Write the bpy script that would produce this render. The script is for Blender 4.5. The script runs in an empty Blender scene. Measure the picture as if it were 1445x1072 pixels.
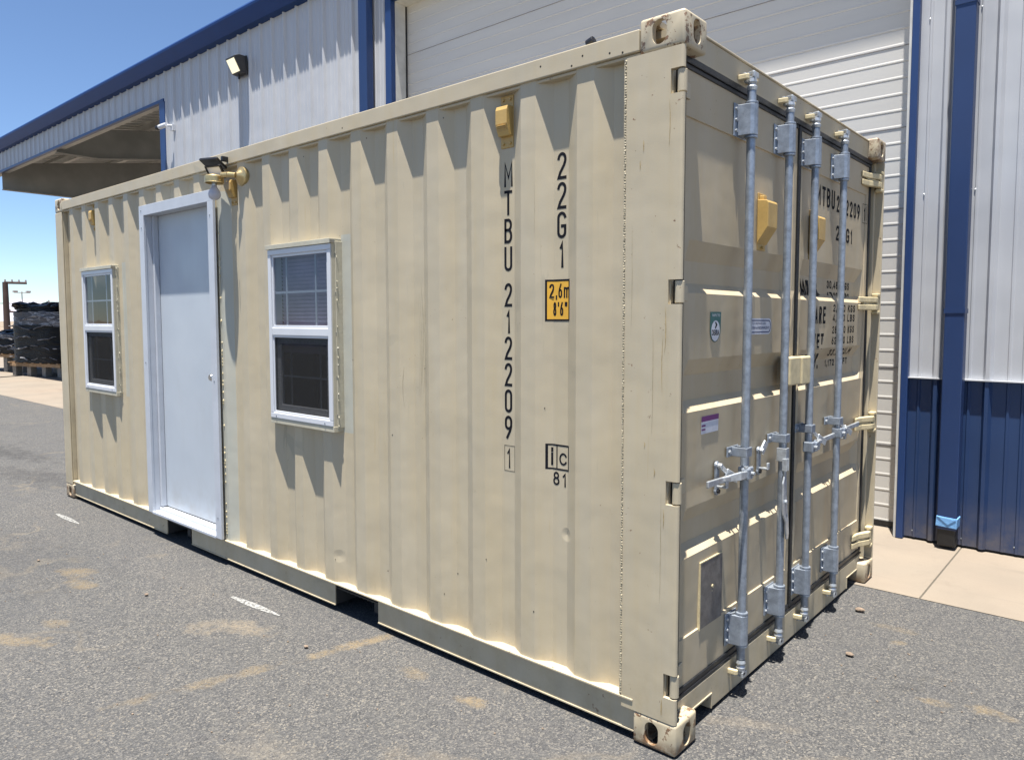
import bpy, bmesh, math, random
from mathutils import Vector, Matrix
random.seed(7)
scene = bpy.context.scene
COL = scene.collection
PI = math.pi

# ------------------------------------------------------------------ camera
cam_d = bpy.data.cameras.new("camera")
cam = bpy.data.objects.new("camera", cam_d)
COL.objects.link(cam)
CP = (1.215393, -2.246103, 1.552288)
CR = Matrix(((0.7622203, -0.0424050, 0.6459273), (0.6473177, 0.0495727, -0.7606066), (0.0002331, 0.9978699, 0.0652348)))
cam.matrix_world = Matrix.Translation(CP) @ CR.to_4x4()
cam_d.sensor_width = 36
cam_d.lens = 1032.395 / 1445 * 36
cam_d.shift_x = -(742.85 - 722.5) / 1445
cam_d.shift_y = (519.37 - 536.0) / 1445
cam_d.clip_start = 0.05
cam_d.clip_end = 6000
scene.camera = cam

# ------------------------------------------------------------------ light
SUN = Vector((0.064, -0.165, 1.0)).normalized()        # direction towards the sun
sun_d = bpy.data.lights.new("sun", 'SUN')
sun_d.energy = 5.0
sun_d.angle = math.radians(0.5)
sun_d.color = (1.0, 0.955, 0.88)
sun = bpy.data.objects.new("sun", sun_d)
COL.objects.link(sun)
sun.rotation_euler = SUN.to_track_quat('Z', 'Y').to_euler()
sun.location = (0, -3, 12)
world = bpy.data.worlds.new("World")
scene.world = world
world.use_nodes = True
wn = world.node_tree
bg = wn.nodes["Background"]
sky = wn.nodes.new("ShaderNodeTexSky")
sky.sky_type = 'NISHITA'
sky.sun_disc = False
sky.sun_elevation = math.asin(SUN.z)
sky.sun_rotation = math.atan2(SUN.x, SUN.y)
sky.altitude = 2200
sky.air_density = 1.0
sky.dust_density = .25
sky.ozone_density = 4.5
wn.links.new(sky.outputs[0], bg.inputs[0])
bg.inputs[1].default_value = 0.066
scene.view_settings.view_transform = 'Standard'
scene.view_settings.look = 'None'
scene.view_settings.exposure = 1.42
scene.view_settings.gamma = 1
scene.cycles.max_bounces = 8

# ------------------------------------------------------------------ materials
class NT:
    def __init__(s, name):
        s.m = bpy.data.materials.new(name); s.m.use_nodes = True
        s.t = s.m.node_tree; s.b = s.t.nodes["Principled BSDF"]
        s.out = s.t.nodes["Material Output"]
        s._oc = None
    def n(s, t, **k):
        x = s.t.nodes.new(t)
        for a, v in k.items(): setattr(x, a, v)
        return x
    def l(s, a, b): s.t.links.new(a, b)
    def oc(s):
        if not s._oc: s._oc = s.n("ShaderNodeTexCoord").outputs["Object"]
        return s._oc
    def mapped(s, sc):
        m = s.n("ShaderNodeMapping"); m.inputs["Scale"].default_value = sc
        s.l(s.oc(), m.inputs[0]); return m.outputs[0]
    def noise(s, scale, detail=4, rough=.55, vec=None, dist=0):
        x = s.n("ShaderNodeTexNoise"); x.inputs["Scale"].default_value = scale
        x.inputs["Detail"].default_value = detail; x.inputs["Roughness"].default_value = rough
        x.inputs["Distortion"].default_value = dist
        s.l(vec if vec else s.oc(), x.inputs["Vector"]); return x.outputs["Fac"]
    def voro(s, scale, vec=None, feature='F1', out="Distance"):
        x = s.n("ShaderNodeTexVoronoi"); x.feature = feature; x.inputs["Scale"].default_value = scale
        s.l(vec if vec else s.oc(), x.inputs["Vector"]); return x.outputs[out]
    def ramp(s, fac, stops):
        r = s.n("ShaderNodeValToRGB"); e = r.color_ramp.elements
        while len(e) > 1: e.remove(e[-1])
        for i, (p, c) in enumerate(stops):
            q = e[0] if i == 0 else e.new(p)
            q.position = p; q.color = (c, c, c, 1) if isinstance(c, (int, float)) else (*c, 1)
        s.l(fac, r.inputs[0]); return r.outputs[0]
    def mix(s, fac, a, b, mode='MIX'):
        x = s.n("ShaderNodeMix"); x.data_type = 'RGBA'; x.blend_type = mode
        for sock, v in ((x.inputs[0], fac), (x.inputs[6], a), (x.inputs[7], b)):
            if isinstance(v, (int, float)): sock.default_value = v
            elif isinstance(v, tuple): sock.default_value = (*v, 1)
            else: s.l(v, sock)
        return x.outputs[2]
    def math(s, op, a, b=None, c=None):
        x = s.n("ShaderNodeMath", operation=op)
        for i, v in enumerate((a, b, c)):
            if v is None: continue
            if isinstance(v, (int, float)): x.inputs[i].default_value = v
            else: s.l(v, x.inputs[i])
        return x.outputs[0]
    def rng(s, v, lo, hi):     # 1 inside lo..hi
        return s.math('MULTIPLY', s.math('GREATER_THAN', v, lo), s.math('LESS_THAN', v, hi))
    def bump(s, h, strength, dist=.01, prev=None):
        x = s.n("ShaderNodeBump"); x.inputs["Strength"].default_value = strength
        x.inputs["Distance"].default_value = dist; s.l(h, x.inputs["Height"])
        if prev: s.l(prev, x.inputs["Normal"])
        return x.outputs[0]
    def set(s, col=None, rough=None, metal=None, normal=None, spec=None):
        for k, v in (("Base Color", col), ("Roughness", rough), ("Metallic", metal), ("Normal", normal), ("Specular IOR Level", spec)):
            if v is None: continue
            if isinstance(v, tuple): s.b.inputs[k].default_value = (*v, 1)
            elif isinstance(v, (int, float)): s.b.inputs[k].default_value = v
            else: s.l(v, s.b.inputs[k])
        return s.m

def simple(name, col, rough=.5, metal=0., var=.12, scale=9, bump=0., spec=None):
    m = NT(name)
    nf = m.noise(scale, 5)
    dark = tuple(c * (1 - var) for c in col); lite = tuple(min(1, c * (1 + var)) for c in col)
    c = m.ramp(nf, [(.3, dark), (.7, lite)])
    nm = m.bump(m.noise(scale * 6, 3), bump) if bump else None
    return m.set(c, rough, metal, nm, spec)

PAINT = (0.448, 0.386, 0.274)
def paint(name, rust=0., foot=False, patches=(), base=PAINT, dents=True, yel=.5):
    m = NT(name)
    big = m.noise(1.3, 4, .6)
    streak = m.noise(1.0, 5, .6, m.mapped((16, 16, .9)))
    c = m.mix(m.ramp(streak, [(.38, 0.), (.72, yel)]), base, (base[0] * 1.0, base[1] * .93, base[2] * .76))
    c = m.mix(m.ramp(big, [(.35, 0.), (.7, .5)]), c, (base[0] * .9, base[1] * .92, base[2] * .98))
    # small yellow drips and dirt
    drip = m.noise(1.0, 3, .7, m.mapped((45, 45, 1.6)))
    c = m.mix(m.ramp(drip, [(.68, 0.), (.76, .34)]), c, (.36, .24, .09))
    if patches:
        sx = m.n("ShaderNodeSeparateXYZ"); m.l(m.oc(), sx.inputs[0])
        tot = None
        for (x0, x1, z0, z1) in patches:
            q = m.math('MULTIPLY', m.rng(sx.outputs[0], x0, x1), m.rng(sx.outputs[2], z0, z1))
            tot = q if tot is None else m.math('MAXIMUM', tot, q)
        wear = m.ramp(m.noise(6, 4), [(.2, .75), (.6, 1.)])
        c = m.mix(m.math('MULTIPLY', tot, wear), c, (.40, .40, .345))
    # specks
    sp = m.voro(26.)
    spn = m.ramp(m.noise(2.4, 2), [(.52, 0.), (.6, 1.)])
    c = m.mix(m.math('MULTIPLY', m.math('LESS_THAN', sp, .05), m.math('MULTIPLY', spn, .8)), c, (.12, .065, .025))
    # faint scuffs
    sc = m.noise(1.0, 2, .5, m.mapped((1.5, 60, 3.)), 1.2)
    sc2 = m.noise(1.1, 3)
    c = m.mix(m.math('MULTIPLY', m.ramp(sc, [(.66, 0.), (.69, .5)]), m.ramp(sc2, [(.5, 0.), (.62, 1.)])), c, (.3, .27, .2))
    r = m.ramp(m.noise(5, 4), [(.3, .42), (.7, .6)])
    if rust:
        rn = m.noise(22, 6, .7)
        c = m.mix(m.ramp(rn, [(.69 - rust * .13, 0.), (.715 - rust * .13, .9)]), c, m.ramp(m.noise(60, 3), [(.35, (.055, .022, .012)), (.7, (.2, .085, .03))]))
        if foot:
            sf = m.n("ShaderNodeSeparateXYZ"); m.l(m.oc(), sf.inputs[0])
            ff = m.math('MULTIPLY', m.ramp(sf.outputs[2], [(.0, 1.), (.02, .8), (.05, 0.)]), m.ramp(m.noise(30, 5, .7), [(.36, 0.), (.52, .9)]))
            c = m.mix(ff, c, (.16, .075, .03))
            ed = m.n("ShaderNodeNewGeometry")
            c = m.mix(m.math('MULTIPLY', m.ramp(ed.outputs["Pointiness"], [(.52, 0.), (.57, 1.)]), m.ramp(m.noise(45, 4, .7), [(.42, 0.), (.55, .8)])), c, (.13, .06, .03))
    sz_ = m.n("ShaderNodeSeparateXYZ"); m.l(m.oc(), sz_.inputs[0])
    splash = m.math('MULTIPLY', m.ramp(sz_.outputs[2], [(.0, 1.), (.16, .75), (.42, .12), (.8, 0.)]), m.ramp(m.noise(7, 6, .7), [(.42, 0.), (.68, .45)]))
    c = m.mix(splash, c, (.27, .215, .13))
    fade = m.ramp(m.noise(1.0, 4, .6, m.mapped((5, 5, 1.3))), [(.5, 0.), (.75, .35)])
    c = m.mix(fade, c, (.485, .435, .335))
    dn = None
    for (dx_, dz_, rr) in ((-.517, .70, .028), (-2.02, .30, .035)):
        u_ = m.math('DIVIDE', m.math('SUBTRACT', sz_.outputs[0], dx_), rr); v_ = m.math('DIVIDE', m.math('SUBTRACT', sz_.outputs[2], dz_), rr)
        d_ = m.math('SQRT', m.math('ADD', m.math('MULTIPLY', u_, u_), m.math('MULTIPLY', v_, v_)))
        q_ = m.math('MINIMUM', d_, 1.); dn = q_ if dn is None else m.math('ADD', dn, q_)
    nm = m.bump(m.noise(2.1, 3), .4 if dents else .1, .02)
    if dents: nm = m.bump(dn, .45, .006, nm)
    nm = m.bump(m.noise(160, 2), .06, .002, nm)
    return m.set(c, r, 0., nm)

M = {}
M['paint'] = paint('beige_container_paint')
M['side'] = paint('beige_side_paint', patches=((-1.985, -1.905, .965, 1.992), (-4.775, -4.70, .965, 1.99), (-3.22, -3.10, .16, 2.34)))
M['frame'] = paint('beige_frame_paint', rust=.25)
M['cast'] = paint('beige_casting_paint', rust=1.05, foot=True)
M['door'] = paint('beige_door_paint', base=(.43, .36, .25))
M['tan'] = simple('tan_vent_paint', (.44, .29, .095), .45, 0, .1, 14, .05)
M['lug'] = simple('cream_keeper_paint', (.52, .44, .27), .5, 0, .15, 30, .1)
M['weld'] = simple('weld_bead', (.44, .38, .26), .4, 0, .25, 90, .6)
M['black'] = simple('black_rubber', (.008, .008, .009), .5, 0, .3, 30, .1)
M['gasket'] = simple('black_door_gasket', (.007, .008, .010), .42, 0, .5, 40, .15)
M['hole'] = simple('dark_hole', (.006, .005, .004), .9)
M['ink'] = simple('black_stencil_ink', (.007, .008, .012), .75, 0, .5, 60, 0, .15)
M['yellow'] = simple('yellow_label', (.66, .36, .035), .4, 0, .08, 20)
def galv(name, col, rough):
    m = NT(name)
    v = m.voro(120, out="Color")
    n = m.noise(30, 5, .7)
    c = m.mix(m.ramp(n, [(.35, 0.), (.7, 1.)]), tuple(x * .72 for x in col), tuple(min(1, x * 1.18) for x in col))
    dk = m.ramp(m.noise(14, 6, .8), [(.66, 0.), (.74, .5)])
    c = m.mix(dk, c, (.08, .075, .07))
    return m.set(c, rough, .55, m.bump(n, .12, .003))
M['galv'] = galv('galvanised_steel', (.31, .35, .41), .42)
M['zinc'] = galv('bright_zinc', (.52, .55, .58), .32)
M['plate'] = galv('grey_steel_plate', (.19, .18, .175), .55)
M['vinyl'] = simple('white_vinyl', (.56, .575, .61), .35, 0, .04, 5)
M['doorwhite'] = simple('white_door_paint', (.43, .46, .52), .42, 0, .06, 2.2, .02)
def doormat():
    m = NT('white_door_paint')
    c = m.ramp(m.noise(2.2, 5), [(.3, (.42, .46, .505)), (.7, (.455, .495, .54))])
    c = m.mix(m.ramp(m.noise(1.0, 5, .7, m.mapped((4, 4, 1.3))), [(.55, 0.), (.8, .4)]), c, (.40, .42, .44))
    c = m.mix(m.ramp(m.noise(13, 6, .8), [(.70, 0.), (.74, .35)]), c, (.22, .21, .21))
    sz = m.n("ShaderNodeSeparateXYZ"); m.l(m.oc(), sz.inputs[0])
    f = m.math('MULTIPLY', m.ramp(sz.outputs[2], [(.15, 1.), (.5, 0.)]), m.ramp(m.noise(6, 5, .7), [(.42, 0.), (.66, .55)]))
    c = m.mix(f, c, (.30, .28, .25))
    return m.set(c, m.ramp(m.noise(4, 4), [(.3, .3), (.7, .5)]), 0, m.bump(m.noise(1.4, 2), .15, .02))
M['doorwhite'] = doormat()
M['casing'] = simple('white_door_casing', (.46, .485, .53), .4, 0, .06, 7, .02)
M['flash'] = simple('beige_flashing', (.43, .40, .31), .4, 0, .1, 12, .05)
M['brass'] = simple('brass_lamp', (.52, .40, .20), .32, .75, .2, 25, .1)
M['steelknob'] = simple('steel_knob', (.45, .44, .43), .25, .9)
M['blkplastic'] = simple('black_plastic', (.012, .012, .014), .4)
M['bronze'] = simple('dark_bronze_housing', (.028, .027, .028), .45)
M['blind'] = simple('window_blind', (.50, .44, .58), .5)
M['dark'] = simple('unlit_dark_interior', (.05, .047, .045), .8)  # near-black colour stands in for the lack of light indoors
M['under'] = simple('shade_dark_underframe', (.035, .033, .03), .7)  # near-black colour paints in the shade below the floor and inside the pockets
M['blue'] = simple('navy_wall_steel', (.015, .038, .110), .42, 0, .08, 3)
def navymat():
    m = NT('navy_wall_steel'); sz = m.n("ShaderNodeSeparateXYZ"); m.l(m.oc(), sz.inputs[0])
    c = m.ramp(m.noise(1.0, 4, .6, m.mapped((3, 3, .6))), [(.3, (.013, .034, .100)), (.7, (.018, .044, .122))])
    d = m.math('MULTIPLY', m.ramp(sz.outputs[2], [(0, 1.), (.12, .6), (.35, 0.)]), m.ramp(m.noise(9, 5, .7), [(.35, .1), (.65, .6)]))
    c = m.mix(d, c, (.16, .135, .105))
    return m.set(c, .42, 0, m.bump(m.noise(1.6, 2), .3, .03))
M['blue'] = navymat()
M['trimblue'] = simple('navy_trim', (.013, .040, .135), .4, 0, .06, 5)
M['spout'] = simple('blue_downspout', (.013, .035, .112), .42, 0, .06, 4)
M['gutter'] = simple('blue_gutter', (.009, .034, .13), .5, 0, .06, 4, 0, .2)
def siding():
    m = NT('white_wall_steel')
    n = m.noise(1.0, 4, .6, m.mapped((3, 3, .35)))
    c = m.ramp(n, [(.3, (.42, .43, .455)), (.7, (.47, .48, .50))])
    st = m.noise(1.0, 4, .7, m.mapped((26, 26, .5)))
    c = m.mix(m.ramp(st, [(.6, 0.), (.8, .25)]), c, (.40, .39, .37))
    return m.set(c, .42, 0, m.bump(m.noise(1.6, 2), .3, .03))
M['siding'] = siding()
def rollmat():
    m = NT('white_overhead_door')
    n = m.noise(1.0, 4, .6, m.mapped((.6, .6, 5)))
    c = m.ramp(n, [(.3, (.51, .50, .48)), (.7, (.57, .56, .535))])
    return m.set(c, .45, 0, m.bump(m.noise(120, 2), .05, .002))
M['roll'] = rollmat()
M['groove'] = simple('door_joint_seal', (.25, .24, .25), .7)
M['jamb'] = simple('cream_jamb', (.52, .52, .50), .5)
M['purlin'] = simple('grey_primer_steel', (.48, .46, .42), .6, 0, .1, 3)
M['beam'] = simple('dark_primer_steel', (.20, .195, .18), .6, 0, .15, 2)
M['deck'] = simple('roof_deck_underside', (.55, .54, .51), .6, 0, .12, 1.5)
M['tape'] = simple('blue_painters_tape', (.16, .36, .66), .6, 0, .1, 30, .2)
M['wood'] = simple('pallet_wood', (.30, .19, .10), .8, 0, .3, 8, .3)
M['post'] = simple('dark_weathered_pole', (.055, .032, .026), .85, 0, .2, 3, .2)
M['porc'] = simple('porcelain_insulator', (.35, .3, .28), .3)
M['mount'] = simple('hazy_mountain', (.30, .30, .34), 1, 0, .15, .01)
M['stone'] = simple('brown_pebble', (.20, .15, .11), .9, 0, .3, 60, .5)
M['concblock'] = simple('concrete_block', (.22, .20, .17), .9, 0, .25, 12, .3)
M['rustpal'] = simple('rusty_red_pallet', (.28, .075, .035), .8, 0, .3, 8, .2)

def wrapmat(name, base, lite, amt):
    m = NT(name)
    n = m.noise(1.0, 6, .65, m.mapped((1.2, 1.2, 7)), 1.5)
    c = m.ramp(n, [(.0, base), (amt, base), (amt + .05, lite), (amt + .09, base)])
    return m.set(c, .45, 0, m.bump(m.noise(1.0, 5, .6, m.mapped((2, 2, 9)), 1.2), .8, .06), .2)
M['wrap'] = wrapmat('black_stretch_wrap', (.003, .003, .0035), (.03, .032, .036), .62)
M['wrapclear'] = wrapmat('clear_stretch_wrap', (.08, .078, .085), (.4, .4, .42), .5)

def glassmat(name, tint, rough=.02):
    m = NT(name)
    tr = m.n("ShaderNodeBsdfTransparent"); tr.inputs[0].default_value = (*tint, 1)
    m.m['sheet'] = 1
    gl = m.n("ShaderNodeBsdfGlossy"); gl.inputs["Roughness"].default_value = rough
    fr = m.n("ShaderNodeLayerWeight"); fr.inputs[0].default_value = .5
    wob = m.bump(m.noise(2.5, 2), .05, .02); m.l(wob, gl.inputs["Normal"])
    mx = m.n("ShaderNodeMixShader")
    f = m.math('ADD', m.math('MULTIPLY', m.math('POWER', fr.outputs[1], 3.5), .45), .04)
    m.l(f, mx.inputs[0]); m.l(tr.outputs[0], mx.inputs[1]); m.l(gl.outputs[0], mx.inputs[2])
    m.l(mx.outputs[0], m.out.inputs[0]); return m.m
M['glass'] = glassmat('window_glass', (.50, .54, .60))
M['bulb'] = simple('frosted_bulb', (.50, .50, .56), .2, 0, .05)
M['bulb'].node_tree.nodes['Principled BSDF'].inputs['Alpha'].default_value = .72
def screenmat():
    m = NT('insect_screen')
    tr = m.n("ShaderNodeBsdfTransparent"); df = m.n("ShaderNodeBsdfDiffuse")
    df.inputs[0].default_value = (.035, .035, .035, 1)
    mx = m.n("ShaderNodeMixShader")
    m.l(m.ramp(m.noise(420, 1), [(.3, .30), (.7, .65)]), mx.inputs[0])
    m.l(tr.outputs[0], mx.inputs[1]); m.l(df.outputs[0], mx.inputs[2]); m.l(mx.outputs[0], m.out.inputs[0]); return m.m
M['screen'] = screenmat()
def lensmat():
    m = NT('lit_lamp_lens')
    m.set((.8, .78, .7), .2)
    g = m.n("ShaderNodeTexGradient"); g.gradient_type = 'SPHERICAL'
    mp = m.n("ShaderNodeMapping"); mp.inputs["Location"].default_value = (0, 0, 0); mp.inputs["Scale"].default_value = (4.5, 4.5, 4.5)
    m.l(m.oc(), mp.inputs[0]); m.l(mp.outputs[0], g.inputs[0])
    m.b.inputs["Emission Color"].default_value = (1, .88, .52, 1)
    m.b.inputs["Emission Strength"].default_value = .32
    return m.m
M['lens'] = lensmat()

def asphalt():
    m = NT('asphalt')
    vec = m.oc()
    v1 = m.voro(150, out="Color"); v1d = m.voro(150)
    v2 = m.voro(330, out="Color")
    g = m.ramp(m.n("ShaderNodeRGBToBW").outputs[0], [(0, 0), (1, 1)])
    bw = m.n("ShaderNodeRGBToBW"); m.l(v1, bw.inputs[0])
    bw2 = m.n("ShaderNodeRGBToBW"); m.l(v2, bw2.inputs[0])
    c = m.ramp(bw.outputs[0], [(.2, (.022, .023, .025)), (.45, (.054, .055, .058)), (.64, (.098, .096, .094)), (.78, (.20, .185, .16)), (.9, (.29, .26, .21))])
    c2 = m.ramp(bw2.outputs[0], [(.25, (.030, .031, .034)), (.6, (.074, .074, .076)), (.85, (.19, .175, .155))])
    c = m.mix(.45, c, c2)
    # tonal patches
    big = m.noise(.55, 5, .6)
    c = m.mix(m.ramp(big, [(.35, .0), (.7, .55)]), c, (.058, .059, .062))
    blotch = m.noise(14, 4, .6)
    c = m.mix(m.ramp(blotch, [(.4, 0.), (.62, .35)]), c, (.085, .083, .079))
    dotn = m.voro(38.); c = m.mix(m.math('MULTIPLY', m.math('LESS_THAN', dotn, .17), m.ramp(m.noise(3., 3), [(.45, 0.), (.62, .75)])), c, (.19, .165, .13))
    # pale worn streaks
    w = m.noise(1.0, 5, .65, m.mapped((.8, 1.6, 1)), 1.)
    c = m.mix(m.ramp(w, [(.55, 0.), (.75, .35)]), c, (.115, .105, .092))
    # sandy stains at fixed places
    sx = m.n("ShaderNodeSeparateXYZ"); m.l(vec, sx.inputs[0])
    fine = m.ramp(m.noise(85, 4, .8), [(.38, 0.), (.55, 1.)])
    edge = m.noise(9, 4)
    def blob(cx, cy, rx, ry, ang, col, amt, soft=.5):
        nonlocal c
        ca, sa = math.cos(ang), math.sin(ang)
        dx = m.math('SUBTRACT', sx.outputs[0], cx); dy = m.math('SUBTRACT', sx.outputs[1], cy)
        u = m.math('DIVIDE', m.math('ADD', m.math('MULTIPLY', dx, ca), m.math('MULTIPLY', dy, sa)), rx)
        v = m.math('DIVIDE', m.math('SUBTRACT', m.math('MULTIPLY', dy, ca), m.math('MULTIPLY', dx, sa)), ry)
        d = m.math('ADD', m.math('POWER', m.math('ABSOLUTE', u), 2.), m.math('POWER', m.math('ABSOLUTE', v), 2.))
        d = m.math('ADD', d, m.math('MULTIPLY', m.math('SUBTRACT', edge, .44), 3.4))
        f = m.ramp(d, [(0, 1.), (soft, .6), (1, 0.)])
        f = m.math('MULTIPLY', m.math('MULTIPLY', f, fine), amt)
        c = m.mix(f, c, col)
    SAND = (.19, .145, .085)
    for b in ((-.83, -.18, .09, .05, .2, SAND, .9), (-1.2, -.17, .10, .05, .2, SAND, .5), (-2.91, -1.19, .20, .08, .5, SAND, .95),
              (-3.0, -1.0, .12, .06, .3, SAND, .6), (-3.78, -.66, .20, .09, .3, SAND, .95), (-3.53, -.72, .17, .07, .3, SAND, .9),
              (-2.28, -.47, .28, .12, .5, (.2, .165, .12), .8), (.79, 1.09, .12, .06, .1, SAND, .85), (.62, 1.05, .08, .045, .2, SAND, .75),
              (-1.62, -.10, .55, .05, 1.35, SAND, .85), (-1.80, -.75, .5, .05, 1.30, SAND, .55), (-.55, -.55, .35, .12, .3, (.2, .165, .12), .5),
              (.30, 1.72, .12, .05, .1, SAND, .4), (.1, .4, .3, .05, .5, (.2, .17, .13), .4), (-1.0, -.9, .5, .15, .1, (.17, .15, .12), .5),
              (.42, .35, .14, .05, .6, (.2, .165, .12), .5), (.35, 1.55, .05, .03, .6, SAND, .6)):
        blob(*b)
    for b in ((-9.2, .3, 1.6, .25, .1, (.025, .024, .024), .8), (-7.2, .1, 1.2, .3, .2, (.032, .03, .03), .7), (-4.6, -.9, 1.6, .5, .2, (.034, .034, .036), .4)):
        blob(*b)
    oil = m.ramp(m.noise(2.3, 5, .75), [(.66, 0.), (.76, .3)])
    c = m.mix(oil, c, (.030, .029, .029))
    tar = m.n("ShaderNodeTexVoronoi"); tar.feature = 'DISTANCE_TO_EDGE'; tar.inputs["Scale"].default_value = .34
    tv = m.n("ShaderNodeVectorMath", operation='ADD'); tn = m.n("ShaderNodeTexNoise"); tn.inputs["Scale"].default_value = 3.1; tn.inputs["Detail"].default_value = 6
    m.l(vec, tn.inputs["Vector"]); m.l(vec, tv.inputs[0]); m.l(tn.outputs["Color"], tv.inputs[1]); m.l(tv.outputs[0], tar.inputs["Vector"])
    c = m.mix(m.math('MULTIPLY', m.ramp(tar.outputs["Distance"], [(0, 1.), (.003, .8), (.006, 0.)]), m.ramp(m.noise(.9, 3), [(.48, 0.), (.62, .38)])), c, (.016, .016, .016))
    # thin pale cracks / scrapes
    cr = m.n("ShaderNodeTexVoronoi"); cr.feature = 'DISTANCE_TO_EDGE'; cr.inputs["Scale"].default_value = .55
    wv = m.n("ShaderNodeVectorMath", operation='ADD')
    nz = m.n("ShaderNodeTexNoise"); nz.inputs["Scale"].default_value = 2.2; nz.inputs["Detail"].default_value = 5
    m.l(vec, nz.inputs["Vector"]); m.l(vec, wv.inputs[0]); m.l(nz.outputs["Color"], wv.inputs[1]); m.l(wv.outputs[0], cr.inputs["Vector"])
    crk = m.math('MULTIPLY', m.ramp(cr.outputs["Distance"], [(0, 1.), (.012, .4), (.022, 0.)]), m.ramp(m.noise(.7, 3), [(.48, 0.), (.6, .6)]))
    c = m.mix(crk, c, (.16, .135, .10))
    hgt = m.math('ADD', m.math('MULTIPLY', v1d, .6), m.math('MULTIPLY', m.noise(260, 3), .5))
    nm = m.bump(hgt, .75, .008)
    nm = m.bump(m.noise(1.2, 3), .15, .04, nm)
    return m.set(c, .82, 0, nm, .3)
M['asphalt'] = asphalt()
def slab():
    m = NT('concrete_slab')
    c = m.ramp(m.noise(1.3, 6, .6), [(.3, (.175, .150, .122)), (.7, (.22, .188, .15))])
    c = m.mix(m.ramp(m.noise(.4, 4), [(.45, 0.), (.7, .6)]), c, (.22, .172, .13))
    c = m.mix(m.ramp(m.noise(150, 3, .7), [(.5, 0.), (.75, .25)]), c, (.15, .12, .09))
    c = m.mix(m.ramp(m.noise(9, 5, .8), [(.66, 0.), (.72, .35)]), c, (.14, .11, .08))
    c = m.mix(m.ramp(m.noise(2.2, 6, .75, None, .6), [(.55, 0.), (.7, .45)]), c, (.15, .125, .10))
    c = m.mix(m.ramp(m.noise(1.0, 4, .7, m.mapped((.5, 5, 1))), [(.58, 0.), (.68, .3)]), c, (.12, .105, .09))
    return m.set(c, .85, 0, m.bump(m.noise(180, 3), .3, .003), .3)
M['slab'] = slab()
M['joint'] = simple('slab_joint', (.075, .065, .05), .9)
M['dirt'] = simple('desert_dirt', (.20, .155, .11), .95, 0, .25, .05, .2)
def chalk():
    m = NT('white_chalk')
    m.set((.30, .30, .29), .9)
    a = m.ramp(m.noise(60, 5, .8), [(.42, .15), (.56, .95)])
    m.l(a, m.b.inputs["Alpha"]); return m.m
M['chalk'] = chalk()

# ------------------------------------------------------------------ helpers
class MB:
    def __init__(s): s.bm = bmesh.new()
    def box(s, x0, x1, y0, y1, z0, z1, mat=None):
        v = [Vector((x, y, z)) for x in (x0, x1) for y in (y0, y1) for z in (z0, z1)]
        if mat is not None: v = [mat @ p for p in v]
        v = [s.bm.verts.new(p) for p in v]
        for f in ((0, 1, 3, 2), (4, 6, 7, 5), (0, 4, 5, 1), (2, 3, 7, 6), (0, 2, 6, 4), (1, 5, 7, 3)):
            s.bm.faces.new([v[i] for i in f])
        return s
    def cyl(s, p, q, r, seg=16, r2=None, cap=True, a0=0, a1=2 * PI):
        p, q = Vector(p), Vector(q); d = (q - p).normalized()
        u = d.orthogonal().normalized(); w = d.cross(u)
        r2 = r if r2 is None else r2
        A = [s.bm.verts.new(p + (u * math.cos(2 * PI * i / seg) + w * math.sin(2 * PI * i / seg)) * r) for i in range(seg)]
        B = [s.bm.verts.new(q + (u * math.cos(2 * PI * i / seg) + w * math.sin(2 * PI * i / seg)) * r2) for i in range(seg)]
        for i in range(seg): s.bm.faces.new((A[i], A[(i + 1) % seg], B[(i + 1) % seg], B[i]))
        if cap:
            s.bm.faces.new(A[::-1]); s.bm.faces.new(B)
        return s
    def tube(s, pts, r, seg=10):
        for a, b in zip(pts[:-1], pts[1:]): s.cyl(a, b, r, seg)
        return s
    def prism(s, pts, axis, a, b):
        """closed 2-D outline pushed along an axis; pts in the two other axes, in xyz order"""
        def P(t, h):
            return {0: (h, t[0], t[1]), 1: (t[0], h, t[1]), 2: (t[0], t[1], h)}[axis]
        A = [s.bm.verts.new(P(t, a)) for t in pts]; B = [s.bm.verts.new(P(t, b)) for t in pts]
        n = len(pts)
        for i in range(n): s.bm.faces.new((A[i], A[(i + 1) % n], B[(i + 1) % n], B[i]))
        s.bm.faces.new(A[::-1]); s.bm.faces.new(B)
        return s
    def lathe(s, prof, centre, axis='z', seg=24):
        rows = []
        for r, h in prof:
            row = []
            for i in range(seg):
                a = 2 * PI * i / seg; c_, s_ = r * math.cos(a), r * math.sin(a)
                p = {'z': (c_, s_, h), 'y': (c_, h, s_), 'x': (h, c_, s_)}[axis]
                row.append(s.bm.verts.new(Vector(centre) + Vector(p)))
            rows.append(row)
        for a, b in zip(rows[:-1], rows[1:]):
            for i in range(seg): s.bm.faces.new((a[i], a[(i + 1) % seg], b[(i + 1) % seg], b[i]))
        return s
    def sphere(s, c, r, sc=(1, 1, 1), sub=2, jitter=0):
        g = bmesh.ops.create_icosphere(s.bm, subdivisions=sub, radius=r)
        for v in g['verts']:
            k = 1 + random.uniform(-jitter, jitter)
            v.co = Vector((v.co.x * sc[0] * k, v.co.y * sc[1] * k, v.co.z * sc[2] * k)) + Vector(c)
        return s
    def grid(s, xs, zs, f, skip=None):
        V = [[s.bm.verts.new(f(x, z)) for z in zs] for x in xs]
        for i in range(len(xs) - 1):
            for j in range(len(zs) - 1):
                if skip and skip((xs[i] + xs[i + 1]) / 2, (zs[j] + zs[j + 1]) / 2): continue
                s.bm.faces.new((V[i][j], V[i + 1][j], V[i + 1][j + 1], V[i][j + 1]))
        return s

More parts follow.
